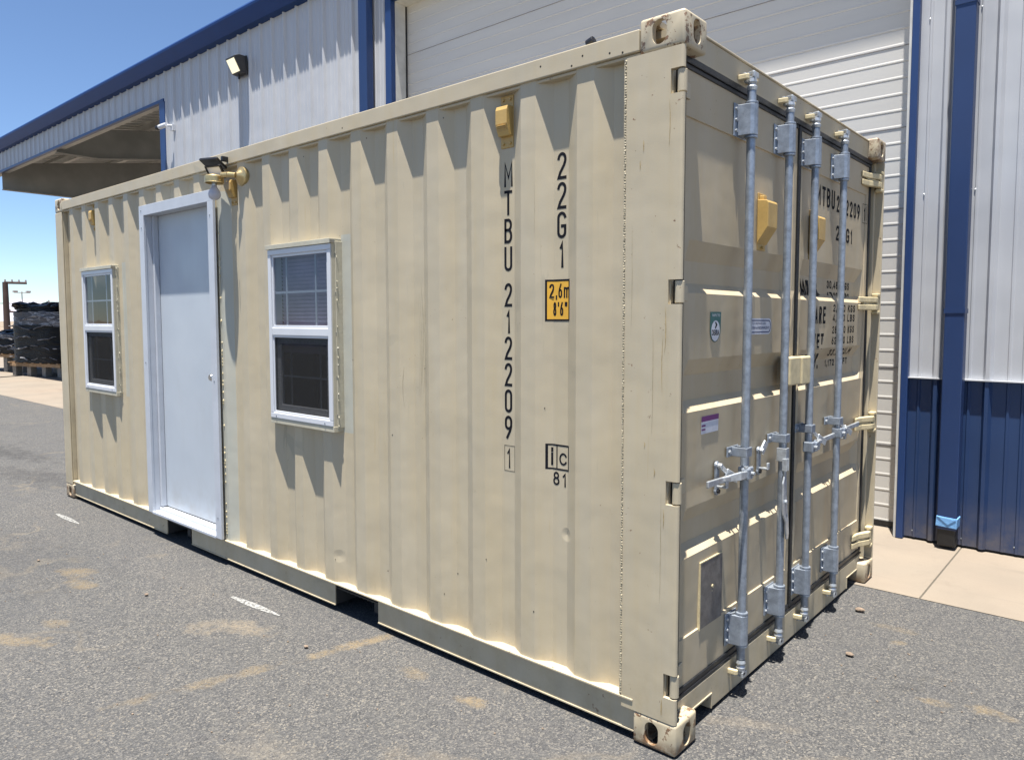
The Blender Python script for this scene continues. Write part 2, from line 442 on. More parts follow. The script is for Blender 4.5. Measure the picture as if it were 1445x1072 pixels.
def origin(o):
    v = Vector((0, 0, 0))
    while o is not None: v += o.location; o = o.parent
    return v
def obj(name, mb, mat, parent=None, bevel=0, smooth=False, solid=0, fixn=True, seg=2):
    bm = mb.bm if isinstance(mb, MB) else mb
    if fixn: bmesh.ops.recalc_face_normals(bm, faces=bm.faces)
    me = bpy.data.meshes.new(name); bm.to_mesh(me); bm.free()
    off = origin(parent)
    if parent is not None and off.length: me.transform(Matrix.Translation(-off))
    me.materials.append(mat if not isinstance(mat, str) else M[mat])
    o = bpy.data.objects.new(name, me); COL.objects.link(o); o.parent = parent
    if smooth:
        for p in me.polygons: p.use_smooth = True
        me.set_sharp_from_angle(angle=math.radians(38))
    if solid:
        md = o.modifiers.new("solid", 'SOLIDIFY'); md.thickness = solid; md.offset = 0
    if bevel:
        md = o.modifiers.new("bevel", 'BEVEL'); md.width = bevel; md.segments = seg; md.limit_method = 'ANGLE'; md.angle_limit = math.radians(40)
        md.harden_normals = False
    return o
def tag(o, label=None, cat=None, group=None, kind=None):
    if label: o['label'] = label
    if cat: o['category'] = cat
    if group: o['group'] = group
    if kind: o['kind'] = kind
    return o
def thing(name, loc, label, cat, group=None):
    o = bpy.data.objects.new(name, None); COL.objects.link(o); o.location = loc; o.empty_display_size = .2
    return tag(o, label, cat, group)
def struct(name, mb, mat, label=None, **k):
    o = obj(name, mb, mat, **k); o['kind'] = 'structure'
    if label: o['label'] = label
    return o
def boolean(mb, cutters):
    """mesh of mb minus every cutter"""
    def tmp(m):
        bmesh.ops.recalc_face_normals(m.bm, faces=m.bm.faces)
        me = bpy.data.meshes.new("t"); m.bm.to_mesh(me); m.bm.free()
        o = bpy.data.objects.new("t", me); COL.objects.link(o); return o
    a = tmp(mb); cs = [tmp(c) for c in cutters]
    for c in cs:
        md = a.modifiers.new("b", 'BOOLEAN'); md.operation = 'DIFFERENCE'; md.object = c; md.solver = 'EXACT'
    dg = bpy.context.evaluated_depsgraph_get(); dg.update()
    ev = a.evaluated_get(dg); me = bpy.data.meshes.new_from_object(ev)
    r = MB(); r.bm.from_mesh(me)
    for o in cs + [a]:
        d = o.data; bpy.data.objects.remove(o); bpy.data.meshes.remove(d)
    bpy.data.meshes.remove(me)
    return r
def text2d(s, weight=0.0, w=None, h=None, res=6):
    cu = bpy.data.curves.new("t", 'FONT'); cu.body = s; cu.size = 1; cu.offset = weight; cu.resolution_u = res
    cu.fill_mode = 'FRONT'
    o = bpy.data.objects.new("t", cu); COL.objects.link(o)
    dg = bpy.context.evaluated_depsgraph_get(); dg.update()
    me = bpy.data.meshes.new_from_object(o.evaluated_get(dg))
    vs = [v.co.copy() for v in me.vertices]; fs = [tuple(p.vertices) for p in me.polygons]
    bpy.data.objects.remove(o); bpy.data.curves.remove(cu); bpy.data.meshes.remove(me)
    x0 = min(v.x for v in vs); x1 = max(v.x for v in vs); y0 = min(v.y for v in vs); y1 = max(v.y for v in vs)
    sx = (w / (x1 - x0)) if w else None; sy = (h / (y1 - y0)) if h else None
    sx = sx or sy; sy = sy or sx
    return [((v.x - x0) * sx, (v.y - y0) * sy) for v in vs], fs
def put_text(mb, s, f, weight=0., w=None, h=None, at=(0, 0)):
    vs, fs = text2d(s, weight, w, h)
    V = [mb.bm.verts.new(f(at[0] + x, at[1] + y)) for x, y in vs]
    for q in fs:
        try: mb.bm.faces.new([V[i] for i in q])
        except ValueError: pass
def _arc(cx, cy, rx, ry, a0, a1, n=8):
    return [(cx + rx * math.cos(math.radians(a0 + (a1 - a0) * i / n)), cy + ry * math.sin(math.radians(a0 + (a1 - a0) * i / n))) for i in range(n + 1)]
RY = .20
_O = _arc(.5, 1 - RY, .5, RY, 180, 0) + _arc(.5, RY, .5, RY, 0, -180) + [(0, 1 - RY)]
GL = {'M': [[(0, 0), (0, 1), (.5, .34), (1, 1), (1, 0)]], 'T': [[(0, 1), (1, 1)], [(.5, .95), (.5, 0)]],
 'B': [[(0, .52), (0, 1), (.5, 1)] + _arc(.5, .77, .46, .23, 80, -90) + [(.05, .54)], [(0, .54), (0, 0), (.5, 0)] + _arc(.5, .27, .5, .27, -85, 90) + [(.1, .54)]],
 'U': [[(0, 1)] + _arc(.5, RY, .5, RY, 180, 360) + [(1, 1)]],
 '2': [_arc(.5, .78, .5, .22, 170, 0) + [(.97, .68), (.80, .52), (.25, .22), (.02, 0), (1, 0)]],
 '1': [[(0, .80), (.95, 1), (1, 0)]], '0': [_O], 'O': [_O],
 '9': [_arc(.5, .80, .5, .20, 0, 180) + [(0, .68)] + _arc(.5, .62, .5, .19, 180, 335), [(1, .80), (1, .60), (.82, .36), (.28, 0)]],
 '6': [_arc(.5, .20, .5, .20, 180, 360) + [(1, .36)] + _arc(.5, .38, .5, .19, 0, 155), [(0, .20), (0, .42), (.2, .66), (.72, 1)]],
 '8': [_arc(.5, .77, .42, .23, -90, 270, 16), _arc(.5, .27, .5, .27, 90, 450, 16)],
 'G': [_arc(.5, 1 - RY, .5, RY, 15, 180) + _arc(.5, RY, .5, RY, 180, 360) + [(1, .46), (.55, .46)]],
 'C': [_arc(.5, 1 - RY, .5, RY, 15, 180) + _arc(.5, RY, .5, RY, 180, 345)],
 '3': [_arc(.5, .78, .46, .22, 165, -75) , _arc(.5, .27, .5, .27, 80, -165)], '4': [[(1, .25), (0, .25), (.75, 1), (.75, 0)]],
 '7': [[(0, 1), (1, 1), (.35, 0)]], '5': [[(.95, 1), (.1, 1), (.05, .56), (.3, .62)] + _arc(.5, .32, .5, .32, 75, -160)],
 'A': [[(0, 0), (.5, 1), (1, 0)], [(.2, .28), (.8, .28)]], 'X': [[(0, 0), (1, 1)], [(0, 1), (1, 0)]],
 'R': [[(0, 0), (0, 1), (.5, 1)] + _arc(.5, .76, .5, .24, 85, -90) + [(.05, .52)], [(.5, .52), (1, 0)]],
 'P': [[(0, 0), (0, 1), (.5, 1)] + _arc(.5, .74, .5, .26, 85, -90) + [(.05, .48)]],
 'E': [[(1, 1), (0, 1), (0, 0), (1, 0)], [(.05, .52), (.85, .52)]], 'F': [[(1, 1), (0, 1), (0, 0)], [(.05, .52), (.85, .52)]],
 'L': [[(0, 1), (0, 0), (1, 0)]], 'N': [[(0, 0), (0, 1), (1, 0), (1, 1)]], 'K': [[(0, 0), (0, 1)], [(1, 1), (.1, .42)], [(.35, .58), (1, 0)]],
 'S': [_arc(.5, .77, .5, .23, 15, 250) + _arc(.5, .27, .5, .27, 75, -165)],
 'i': [[(.5, 0), (.5, .66)], [(.5, .84), (.5, 1)]], 'c': [_arc(.5, .5, .5, .5, 35, 325, 14)],
 'm': [[(0, 0), (0, .72)], [(0, .55)] + _arc(.25, .55, .25, .17, 180, 0) + [(.5, 0)], [(.5, .55)] + _arc(.75, .55, .25, .17, 180, 0) + [(1, 0)]],
 ',': [[(.8, .08), (.2, -.14)]], '.': [[(.5, 0), (.5, .06)]], "'": [[(.5, 1), (.5, .78)]], '"': [[(.0, 1), (.0, .78)], [(1, 1), (1, .78)]]}
NUDGE = Vector((.00015, -.00015, 0))          # later strokes lie a hair above the earlier ones
def glyph(mb, ch, f, x, y, w, h, t):
    """one stencil character inside the box x..x+w, y..y+h with stroke width t"""
    for line in GL[ch]:
        P = [Vector((x + t / 2 + max(w - t, .0001) * a, y + t / 2 + (h - t) * b)) for a, b in line]
        Q = [P[0]]
        for p_ in P[1:]:
            if (p_ - Q[-1]).length > 1e-4: Q.append(p_)
        closed = (Q[0] - Q[-1]).length < t * .2 and len(Q) > 4
        if closed: Q = Q[:-1]
        n = len(Q); prs = []
        for i in range(n):
            a = Q[(i - 1) % n] if (i > 0 or closed) else None; b = Q[(i + 1) % n] if (i < n - 1 or closed) else None
            d1 = (Q[i] - a).normalized() if a is not None else None; d2 = (b - Q[i]).normalized() if b is not None else None
            d1 = d1 or d2; d2 = d2 or d1
            n1 = Vector((-d1.y, d1.x)); n2 = Vector((-d2.y, d2.x)); mm = n1 + n2
            if mm.length < .2: mm = n1
            mm.normalize(); k = min(1.9, 1 / max(.3, mm.dot(n1)))
            e = Vector((0, 0))
            if a is None: e = -d2 * t * .5
            if b is None: e = d1 * t * .5
            prs.append((Q[i] + e + mm * t / 2 * k, Q[i] + e - mm * t / 2 * k))
        nud = NUDGE * (GL[ch].index(line))
        V = [(mb.bm.verts.new(Vector(f(*l_)) + nud), mb.bm.verts.new(Vector(f(*r_)) + nud)) for l_, r_ in prs]
        for i in range(n if closed else n - 1):
            a, b = V[i], V[(i + 1) % n]; mb.bm.faces.new((a[0], a[1], b[1], b[0]))
def word(mb, s_, f, x, y, w, h, t):
    k = {'1': .45, '.': .3, ',': .3, ' ': .55, 'M': 1.15, "'": .3, '"': .8, 'i': .3, 'm': 1.6}
    ws = [k.get(c_, 1.) for c_ in s_]; gap = .42
    u = w / (sum(ws) + gap * (len(s_) - 1)); cx_ = x
    for c_, q in zip(s_, ws):
        if c_ != ' ': glyph(mb, c_, f, cx_, y, u * q, h, t)
        cx_ += u * (q + gap)
BREAKS = [-.516, -.5845, -.6545, -.7265, -.7945, -.863]
BREAKS = [-.376 - .2785 * k_ - d_ for k_ in range(3) for d_ in (0, .075, .14, .2135)]
def put_frame(mb, f, x0, x1, z0, z1, t, tl=None):
    tl = tl or t
    for a, b, c, d in ((x0, x1, z0, z0 + t), (x0, x1, z1 - t, z1), (x0, x0 + tl, z0 + t, z1 - t), (x1 - t, x1, z0 + t, z1 - t)):
        n = 6
        xs = sorted({a + (b - a) * i / n for i in range(n + 1)} | {q for q in BREAKS if a < q < b})
        mb.grid(xs, [c, d], f)

# ------------------------------------------------------------------ ground
g = MB()
g.grid([-1500, 60], [-400, 900], lambda x, y: (x, y, -.03))
g.bm.faces.ensure_lookup_table()
struct('ground', g, 'dirt', fixn=True)
a = MB(); a.grid([-60, -30, -14, -6, -2, 2, 12], [-40, -12, -4, -1, 1, 2.24], lambda x, y: (x, y, -.006))
struct('asphalt_pavement', a, 'asphalt')
s = MB()
JX = .30
s.grid([-60, -40, -30, -24.3, -18.2, -12.1, -5.9, JX - .005], [2.24, 3.2, 4.7, 9, 26], lambda x, y: (x, y, -.003))
s.grid([JX + .005, 6.3, 12], [2.24, 3.2, 4.7, 9, 26], lambda x, y: (x, y, -.003))
struct('concrete_apron', s, 'slab')
j = MB(); j.box(JX - .012, JX + .012, 2.24, 3.44, -.02, -.0045)
struct('expansion_joint', j, 'joint')
# chalk scrapes on the asphalt
for k, (p, q, lab) in enumerate((((-5.43, -.27), (-4.97, -.26), 'short white chalk scrape near the far corner of the container'),
                            ((-2.67, -.245), (-2.22, -.215), 'white chalk scrape on the asphalt below the gap between window and lettering'))):
    c = MB(); n = 10
    P = []
    for i in range(n + 1):
        t = i / n; wd = .018 * math.sin(PI * min(1, .08 + t * .92)) + .004
        x = p[0] + (q[0] - p[0]) * t; y = p[1] + (q[1] - p[1]) * t
        P.append((c.bm.verts.new((x, y - wd, -.003)), c.bm.verts.new((x, y + wd, -.003))))
    for a_, b_ in zip(P[:-1], P[1:]): c.bm.faces.new((a_[0], b_[0], b_[1], a_[1]))
    struct('chalk_mark', c, 'chalk', lab)
# pebbles
PEB = [(.10, 1.83, .022, 'flat brown stone on the asphalt by the concrete edge'),
       (.22, 1.25, .016, 'pale brown pebble in front of the cargo doors'),
       (-1.78, -.34, .011, 'small dark pebble on the asphalt below the forklift pocket'),
       (-3.05, -.55, .012, 'small brown twig-like stone on the asphalt near the chalk scrape'),
       (-4.2, -.75, .010, 'tiny dark pebble on the asphalt in front of the entry door')]
for x, y, r, lab in PEB:
    b = MB(); b.sphere((x, y, r * .35), r, (1.2, .8, .5), 2, .14)
    tag(obj('pebble', b, 'stone', smooth=False), lab, 'stone', 'loose stones on the asphalt')
gv = MB()
for i in range(420):
    x = random.uniform(-5.5, 1.1); y = random.uniform(-2.0, 1.9)
    if -6.1 < x < .03 and -.05 < y < 2.5: continue
    r = random.uniform(.0018, .005)
    gv.sphere((x, y, r * .2 - .004), r, (1.2, 1, .7), 1, .2)
tag(obj('loose_grit', gv, 'stone'), 'fine loose grit scattered over the asphalt', 'grit', kind='stuff')

# ------------------------------------------------------------------ shipping container
LX, WY, HZ = 6.058, 2.438, 2.591
C = thing('shipping_container', (0, 0, 0), 'beige corrugated shipping container with white door and two windows', 'container')
PITCH, D0, D1 = .2785, .010, .046
def yprof(x):
    """side sheet: outer flats at D0, inner flats at D1"""
    if x > -.31 or x < -5.80: return D1 if x > -.31 else D1
    t = (-.376 - x) % PITCH
    if t < .075: return D0
    if t < .14: return D0 + (D1 - D0) * (t - .075) / .065
    if t < .2135: return D1
    return D1 - (D1 - D0) * (t - .2135) / .065
xb = [-.225, -.31]
x = -.376
while x > -5.72:
    xb += [x, x - .075, x - .14, x - .2135]; x -= PITCH
xb = [q for q in xb if q > -5.78] + [-5.80, -5.90]
OPEN = [(-2.58, -2.0, 1.005, 1.94), (-5.42, -4.82, 1.005, 1.94), (-4.215, -3.275, .150, 2.30)]
ZB, ZT = .158, 2.487
xs = sorted(set(xb + [v for o in OPEN for v in o[:2]]))
zs = sorted({ZB, ZT, .6, 1.3, 1.7} | {v for o in OPEN for v in o[2:] if ZB < v < ZT})
inside = lambda X, Z: any(o[0] < X < o[1] and o[2] < Z < o[3] for o in OPEN)
def ysheet(x):
    return yprof(x)
side = MB(); side.grid(xs, zs, lambda X, Z: (X, ysheet(X), Z), inside)
bmesh.ops.delete(side.bm, geom=[v for v in side.bm.verts if not v.link_faces], context='VERTS')
so = obj('side_panel', side, 'side', C, solid=.002)
back = MB(); back.grid(xb[::-1], [ZB, ZT], lambda X, Z: (X, WY - yprof(X), Z)); obj('side_panel', back, 'paint', C, solid=.002)
endp = MB()
ys = []; y = .15; k = 0
while y < WY - .15:
    ys.append((y, D0 if k % 4 in (0, 1) else D1)); y += (.075, .065, .075, .065)[k % 4]; k += 1
endp.grid(list(range(len(ys))), [ZB, ZT], lambda i, Z: (-LX + .01 + ys[i][1], ys[i][0], Z)); obj('end_panel', endp, 'paint', C)
rf = MB(); rf.box(-LX + .1, -.1, .06, WY - .06, 2.535, 2.56); obj('roof_panel', rf, 'paint', C)
fl = MB(); fl.box(-LX + .1, -.12, .10, WY - .10, .125, .155); obj('floor', fl, 'dark', C)
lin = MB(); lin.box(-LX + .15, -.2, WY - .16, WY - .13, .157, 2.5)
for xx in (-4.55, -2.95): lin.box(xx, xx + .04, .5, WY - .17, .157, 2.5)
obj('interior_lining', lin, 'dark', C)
# cross members below the floor
cm = MB(); xx = -5.7
while xx < -.3: cm.box(xx, xx + .045, .08, WY - .08, .035, .123); xx += .30
obj('crossmember', cm, 'under', C)
# top rails
for s_ in (0, 1):
    y0, y1 = (-.001, .055) if s_ == 0 else (WY - .055, WY + .001)
    r_ = MB(); r_.box(-LX + .178, -.178, y0, y1, 2.487, 2.562)
    r_.box(-LX + .178, -.178, y0 + (.012 if s_ == 0 else 0), y1 - (0 if s_ == 0 else .012), 2.474, 2.4865)
    obj('top_rail', r_, 'frame', C, bevel=.004)
# bottom rails: top flange, recessed web with forklift pockets, lower lip
PK = [(-4.075, -3.70), (-2.05, -1.687)]
for s_ in (0, 1):
    F = (lambda v: v) if s_ == 0 else (lambda v: WY - v)
    def yb(a, b): return (min(F(a), F(b)), max(F(a), F(b)))
    r_ = MB(); r_.box(-LX + .178, -.178, *yb(-.003, .06), .150, .1585)
    segs = [(-LX + .178, PK[0][0]), (PK[0][1], PK[1][0]), (PK[1][1], -.178)]
    for a_, b_ in segs:
        r_.box(a_, b_, *yb(.016, .023), .034, .1495)
        r_.box(a_, b_, *yb(.013, .0228), .026, .0338)
    obj('bottom_rail', r_, 'frame', C, bevel=.002)
pk = MB()
for a_, b_ in PK:
    pk.box(a_ - .006, a_ - .001, .024, WY - .024, .03, .149); pk.box(b_ + .001, b_ + .006, .024, WY - .024, .03, .149)
    pk.box(a_ + .001, b_ - .001, .03, WY - .03, .1165, .1225)
    q = a_ + .02
    while q < b_: pk.box(q, q + .012, .05, WY - .05, .1, .116); q += .035
obj('forklift_pocket', pk, 'under', C)  # tunnel plates darkened in colour for the shade inside
# casting
def stad(cx, cz, w, h, axis, a, b):
    pts = []; r = w / 2
    for i in range(13): t = PI * i / 12; pts.append((cx + r * math.cos(t), cz + h / 2 - r + r * math.sin(t)))
    for i in range(13): t = PI + PI * i / 12; pts.append((cx + r * math.cos(t), cz - h / 2 + r + r * math.sin(t)))
    return MB().prism(pts, axis, a, b)
body = MB(); body.box(0, .178, 0, .162, 0, .118)
bmesh.ops.bevel(body.bm, geom=body.bm.edges[:], offset=.012, segments=3, profile=.5, affect='EDGES')
cast = boolean(body, [MB().box(.024, .155, .024, .14, .022, .1),
                      stad(.098, .057, .056, .084, 1, -.05, .05), stad(.085, .057, .054, .084, 0, -.05, .05),
                      stad(.089, .081, .07, .12, 2, -.05, .05)])
cme = bpy.data.meshes.new('c'); cast.bm.to_mesh(cme); cast.bm.free()
def casting(ix, iy, iz):
    m = MB(); m.bm.from_mesh(cme)
    for v in m.bm.verts:
        X, Y, Z = v.co
        v.co = (-X if ix == 0 else -LX + X, Y if iy == 0 else WY - Y, Z if iz == 0 else HZ - Z)
    return m
for ix in (0, 1):
    for iy in (0, 1):
        for iz in (0, 1):
            obj('corner_casting', casting(ix, iy, iz), 'cast', C, smooth=True)
# near door post with hinge notches
NOT = [(2.317, 2.400), (1.608, 1.692), (.907, .991), (.210, .297)]
p = MB()
p.box(-.228, -.052, 0.0005, .012, .118, 2.473)
p.box(-.052, -.048, .012, .075, .118, 2.473)
zc = .118
edges = []
for z0, z1 in NOT[::-1]: edges.append((zc, z0)); zc = z1
edges.append((zc, 2.473))
for z0, z1 in edges:
    b = MB(); b.box(-.0521, -.003, .0005, .024, z0, z1)
    es = [e for e in b.bm.edges if abs(e.verts[0].co.x + .003) < 1e-5 and abs(e.verts[1].co.x + .003) < 1e-5 and abs(e.verts[0].co.z - e.verts[1].co.z) > .01]
    bmesh.ops.bevel(b.bm, geom=es, offset=.0115, segments=4, profile=.5, affect='EDGES')
    t_ = bpy.data.meshes.new('t'); b.bm.to_mesh(t_); b.bm.free(); p.bm.from_mesh(t_); bpy.data.meshes.remove(t_)
post = obj('corner_post', p, 'frame', C, smooth=True)
bk = MB(); bk.box(-.0479, -.0465, .03, .10, .12, 2.47); obj('notch_shade_strip', bk, 'hole', C)  # black strip painting in the shade behind the hinge notches
w = MB()
zz = .17
while zz < 2.47:
    w.sphere((-.2315 + random.uniform(-.001, .001), .0, zz), .0045, (1, .8, 1.3), 1, .1); zz += random.uniform(.008, .0105)
wb = obj('weld_bead', w, 'weld', post, smooth=True); wb['kind'] = 'stuff'
fp = MB(); fp.box(-.24, -.228, .004, .05, .16, 2.474); obj('post_flange', fp, 'frame', C)
# the other posts
p = MB(); p.box(-LX, -LX + .155, .0005, .012, .118, 2.473); p.box(-LX, -LX + .012, .012, .13, .118, 2.473); p.box(-LX + .143, -LX + .155, .012, .05, .118, 2.473)
obj('corner_post', p, 'frame', C, bevel=.005)
p = MB(); p.box(-LX, -LX + .155, WY - .012, WY - .0005, .118, 2.473); p.box(-LX, -LX + .012, WY - .13, WY - .012, .118, 2.473)
obj('corner_post', p, 'frame', C, bevel=.005)
p = MB(); p.box(-.228, -.002, WY - .014, WY - .0005, .118, 2.473); p.box(-.09, -.078, WY - .09, WY - .014, .118, 2.473); p.box(-.0779, -.045, WY - .04, WY - .014, .118, 2.473)
obj('corner_post', p, 'frame', C, bevel=.005)
# header and sill at the door end
h = MB(); h.box(-.09, -.054, .12, WY - .12, 2.478, 2.572); h.box(-.12, -.048, .13, WY - .13, 2.572, 2.580)
obj('door_header', h, 'frame', C, bevel=.003)
sl = boolean(MB().box(-.11, -.050, .10, WY - .10, .012, .150), [MB().box(-.2, .1, .10, .375, -.1, .070), MB().box(-.2, .1, WY - .345, WY - .10, -.1, .072)])
obj('door_sill', sl, 'frame', C, bevel=.003)
lp = MB(); lp.box(-.052, -.046, .1625, .376, .0705, .0765); lp.box(-.052, -.046, .3755, .3815, .014, .0762)
lp.box(-.052, -.046, WY - .352, WY - .1625, .0725, .0785); lp.box(-.052, -.046, WY - .352, WY - .346, .014, .0725)
obj('pocket_lip', lp, 'frame', C)

# rivet holes, rusty chips and dents on the side
hl = MB()
for px, z in ((-.245, 2.497), (-.30, 2.507), (-.42, 2.525), (-.47, 2.50), (-.62, 2.53), (-1.9, 2.51)):
    hl.cyl((px, -.0012, z), (px, .002, z), .0042, 10)
for px, z in ((-.62, 1.2), (-1.35, 1.328), (-1.88, 1.35), (-1.19, 2.44), (-1.74, 2.44), (-2.29, 2.43), (-.93, .52), (-1.14, .40), (-1.64, .3), (-2.04, .28), (-1.55, 1.0), (-3.05, 2.42), (-1.20, .30), (-.66, .36)):
    yy = yprof(px) - .0018; hl.cyl((px, yy, z), (px, yy + .001, z), .0032, 8)
obj('screw_hole', hl, 'hole', C)['kind'] = 'stuff'

sc = MB(); rq = random.Random(3)
def scr(x, z0, z1, bend, wd, sc=sc):
    yprof = lambda q: .0006 if q > -.228 else globals()['yprof'](q)
    n = 12; P = []
    for i in range(n + 1):
        t = i / n; X = x + bend * math.sin(PI * t) + rq.uniform(-.0006, .0006); Z = z0 + (z1 - z0) * t; w_ = wd * math.sin(PI * (.06 + .88 * t))
        P.append((sc.bm.verts.new((X - w_, yprof(X) - .0014, Z)), sc.bm.verts.new((X + w_, yprof(X) - .0014, Z))))
    for a_, b_ in zip(P[:-1], P[1:]): sc.bm.faces.new((a_[0], a_[1], b_[1], b_[0]))
for k in range(7): scr(-1.395 + k * .011, 1.20 + rq.uniform(-.05, .1), 1.68 + rq.uniform(-.12, .06), .012, .0008 + .0006 * (k % 3))
for q_ in ((-1.47, 1.14, 1.33, -.008, .002), (-.20, 1.5, 1.9, .003, .0008), (-.66, 1.9, 2.1, .003, .0007), (-.07, .55, .95, .001, .0012), (-.11, 1.15, 1.55, .002, .001), (-1.02, .8, .82, .03, .001)): scr(*q_)
M['scuff'] = simple('tan_scuff', (.33, .28, .185), .5, 0, .25, 40)
rr_ = MB()
for q_ in ((-.062, 1.44, 1.60, .003, .0014), (-.070, 1.30, 1.50, -.003, .0010), (-.055, 2.14, 2.30, .003, .0010), (-.155, 2.14, 2.18, .0, .0016), (-.168, 2.08, 2.11, .0, .0014), (-.060, .82, .89, .002, .0014), (-.058, .14, .20, .0, .0022), (-.10, 1.0, 1.03, .004, .0016), (-.14, 1.10, 1.12, .002, .0014)):
    scr(*q_, sc=rr_)
M['rustrun'] = simple('yellow_rust_run', (.34, .25, .12), .7, 0, .3, 60)
obj('rust_run', rr_, 'rustrun', C, fixn=False)['kind'] = 'stuff'
obj('paint_scratch', sc, 'scuff', C, fixn=False)['kind'] = 'stuff'
# --- stencilled marks
side_f = lambda X, Z: (X, yprof(X) - .0016, Z)
st = MB(); TW = .0118
zt = 2.203
for ch in "MTBU":
    glyph(st, ch, side_f, -.851, zt - .101, .044 if ch != 'M' else .047, .101, TW if ch != 'M' else .0098); zt -= .1152
zt -= .018 + .017
for ch in "212209":
    wch = .019 if ch == '1' else .042
    glyph(st, ch, side_f, -.829 - wch / 2, zt - .098, wch, .098, TW); zt -= .1112
glyph(st, "1", side_f, -.836, .928, .017, .084, .0085); put_frame(st, side_f, -.852, -.793, .915, 1.025, .0022)
obj('serial_marking', st, 'ink', C, fixn=False); st = MB()
zt = 2.203
for ch in "22G1":
    wch = .019 if ch == '1' else .045
    glyph(st, ch, side_f, -.549 - wch / 2, zt - .103, wch, .103, TW); zt -= .1140
obj('size_code_marking', st, 'ink', C, fixn=False); st = MB()
gx0, gx1 = -.617, -.5055
put_frame(st, side_f, gx0, gx1, .955, 1.058, .0065, .010)
st.grid([-.572, -.5665], [.9615, 1.0515], side_f)
glyph(st, "i", side_f, -.598, .972, .012, .072, .0085); glyph(st, "c", side_f, -.5575, .976, .040, .050, .0075)
glyph(st, "8", side_f, -.588, .893, .032, .054, .0075); glyph(st, "1", side_f, -.540, .890, .016, .055, .0075)
obj('logo_marking', st, 'ink', C, fixn=False)
lb = MB(); xg = sorted({-.619 + .1135 * i / 6 for i in range(7)} | {q for q in BREAKS if -.619 < q < -.506})
lb.grid(xg, [1.549, 1.713], lambda X, Z: (X, yprof(X) - .0014, Z)); lbo = obj('height_label', lb, 'yellow', C)
tag(lbo, 'yellow height label with black border')
li = MB(); f3 = lambda X, Z: (X, yprof(X) - .0018, Z)
put_frame(li, f3, -.619, -.5055, 1.549, 1.713, .0075)
word(li, "2,6m", f3, -.604, 1.640, .096, .056, .0068); word(li, "8'6\"", f3, -.590, 1.570, .070, .054, .0068)
obj('label_print', li, 'ink', lbo, fixn=False)

# --- ventilators
def vent(x0, x1, z0, z1, parent=C, plate=True):
    m = MB()
    ym = D1
    m.box(x0 - .003, x1 + .003, ym - .006, ym - .001, z0 - .045, z1 + .045)
    m.prism([(ym - .006, z1), (.008, z1 - .004), (.002, z1 - .02), (.002, z0 + .045), (.020, z0), (ym - .006, z0)], 0, x0, x1)
    o = obj('wall_vent', m, 'tan', parent, bevel=.002)
    b = MB()
    for zz in (z0 - .028, z1 + .028):
        for xx in (x0 + .012, x1 - .012): b.cyl((xx, ym - .012, zz), (xx, ym - .005, zz), .006, 8)
    for i in range(6):
        zq = z0 + .006 + i * .006; b.box(x0 + .006, x1 - .006, -.001 + .020 * (1 - i / 5), .006 + .020 * (1 - i / 5), zq, zq + .0025)
    obj('vent_grille', b, 'tan', o)['kind'] = 'stuff'
vent(-.862, -.800, 2.305, 2.425); vent(-5.305, -5.25, 2.315, 2.43); vent(-3.09, -3.03, 2.295, 2.40)

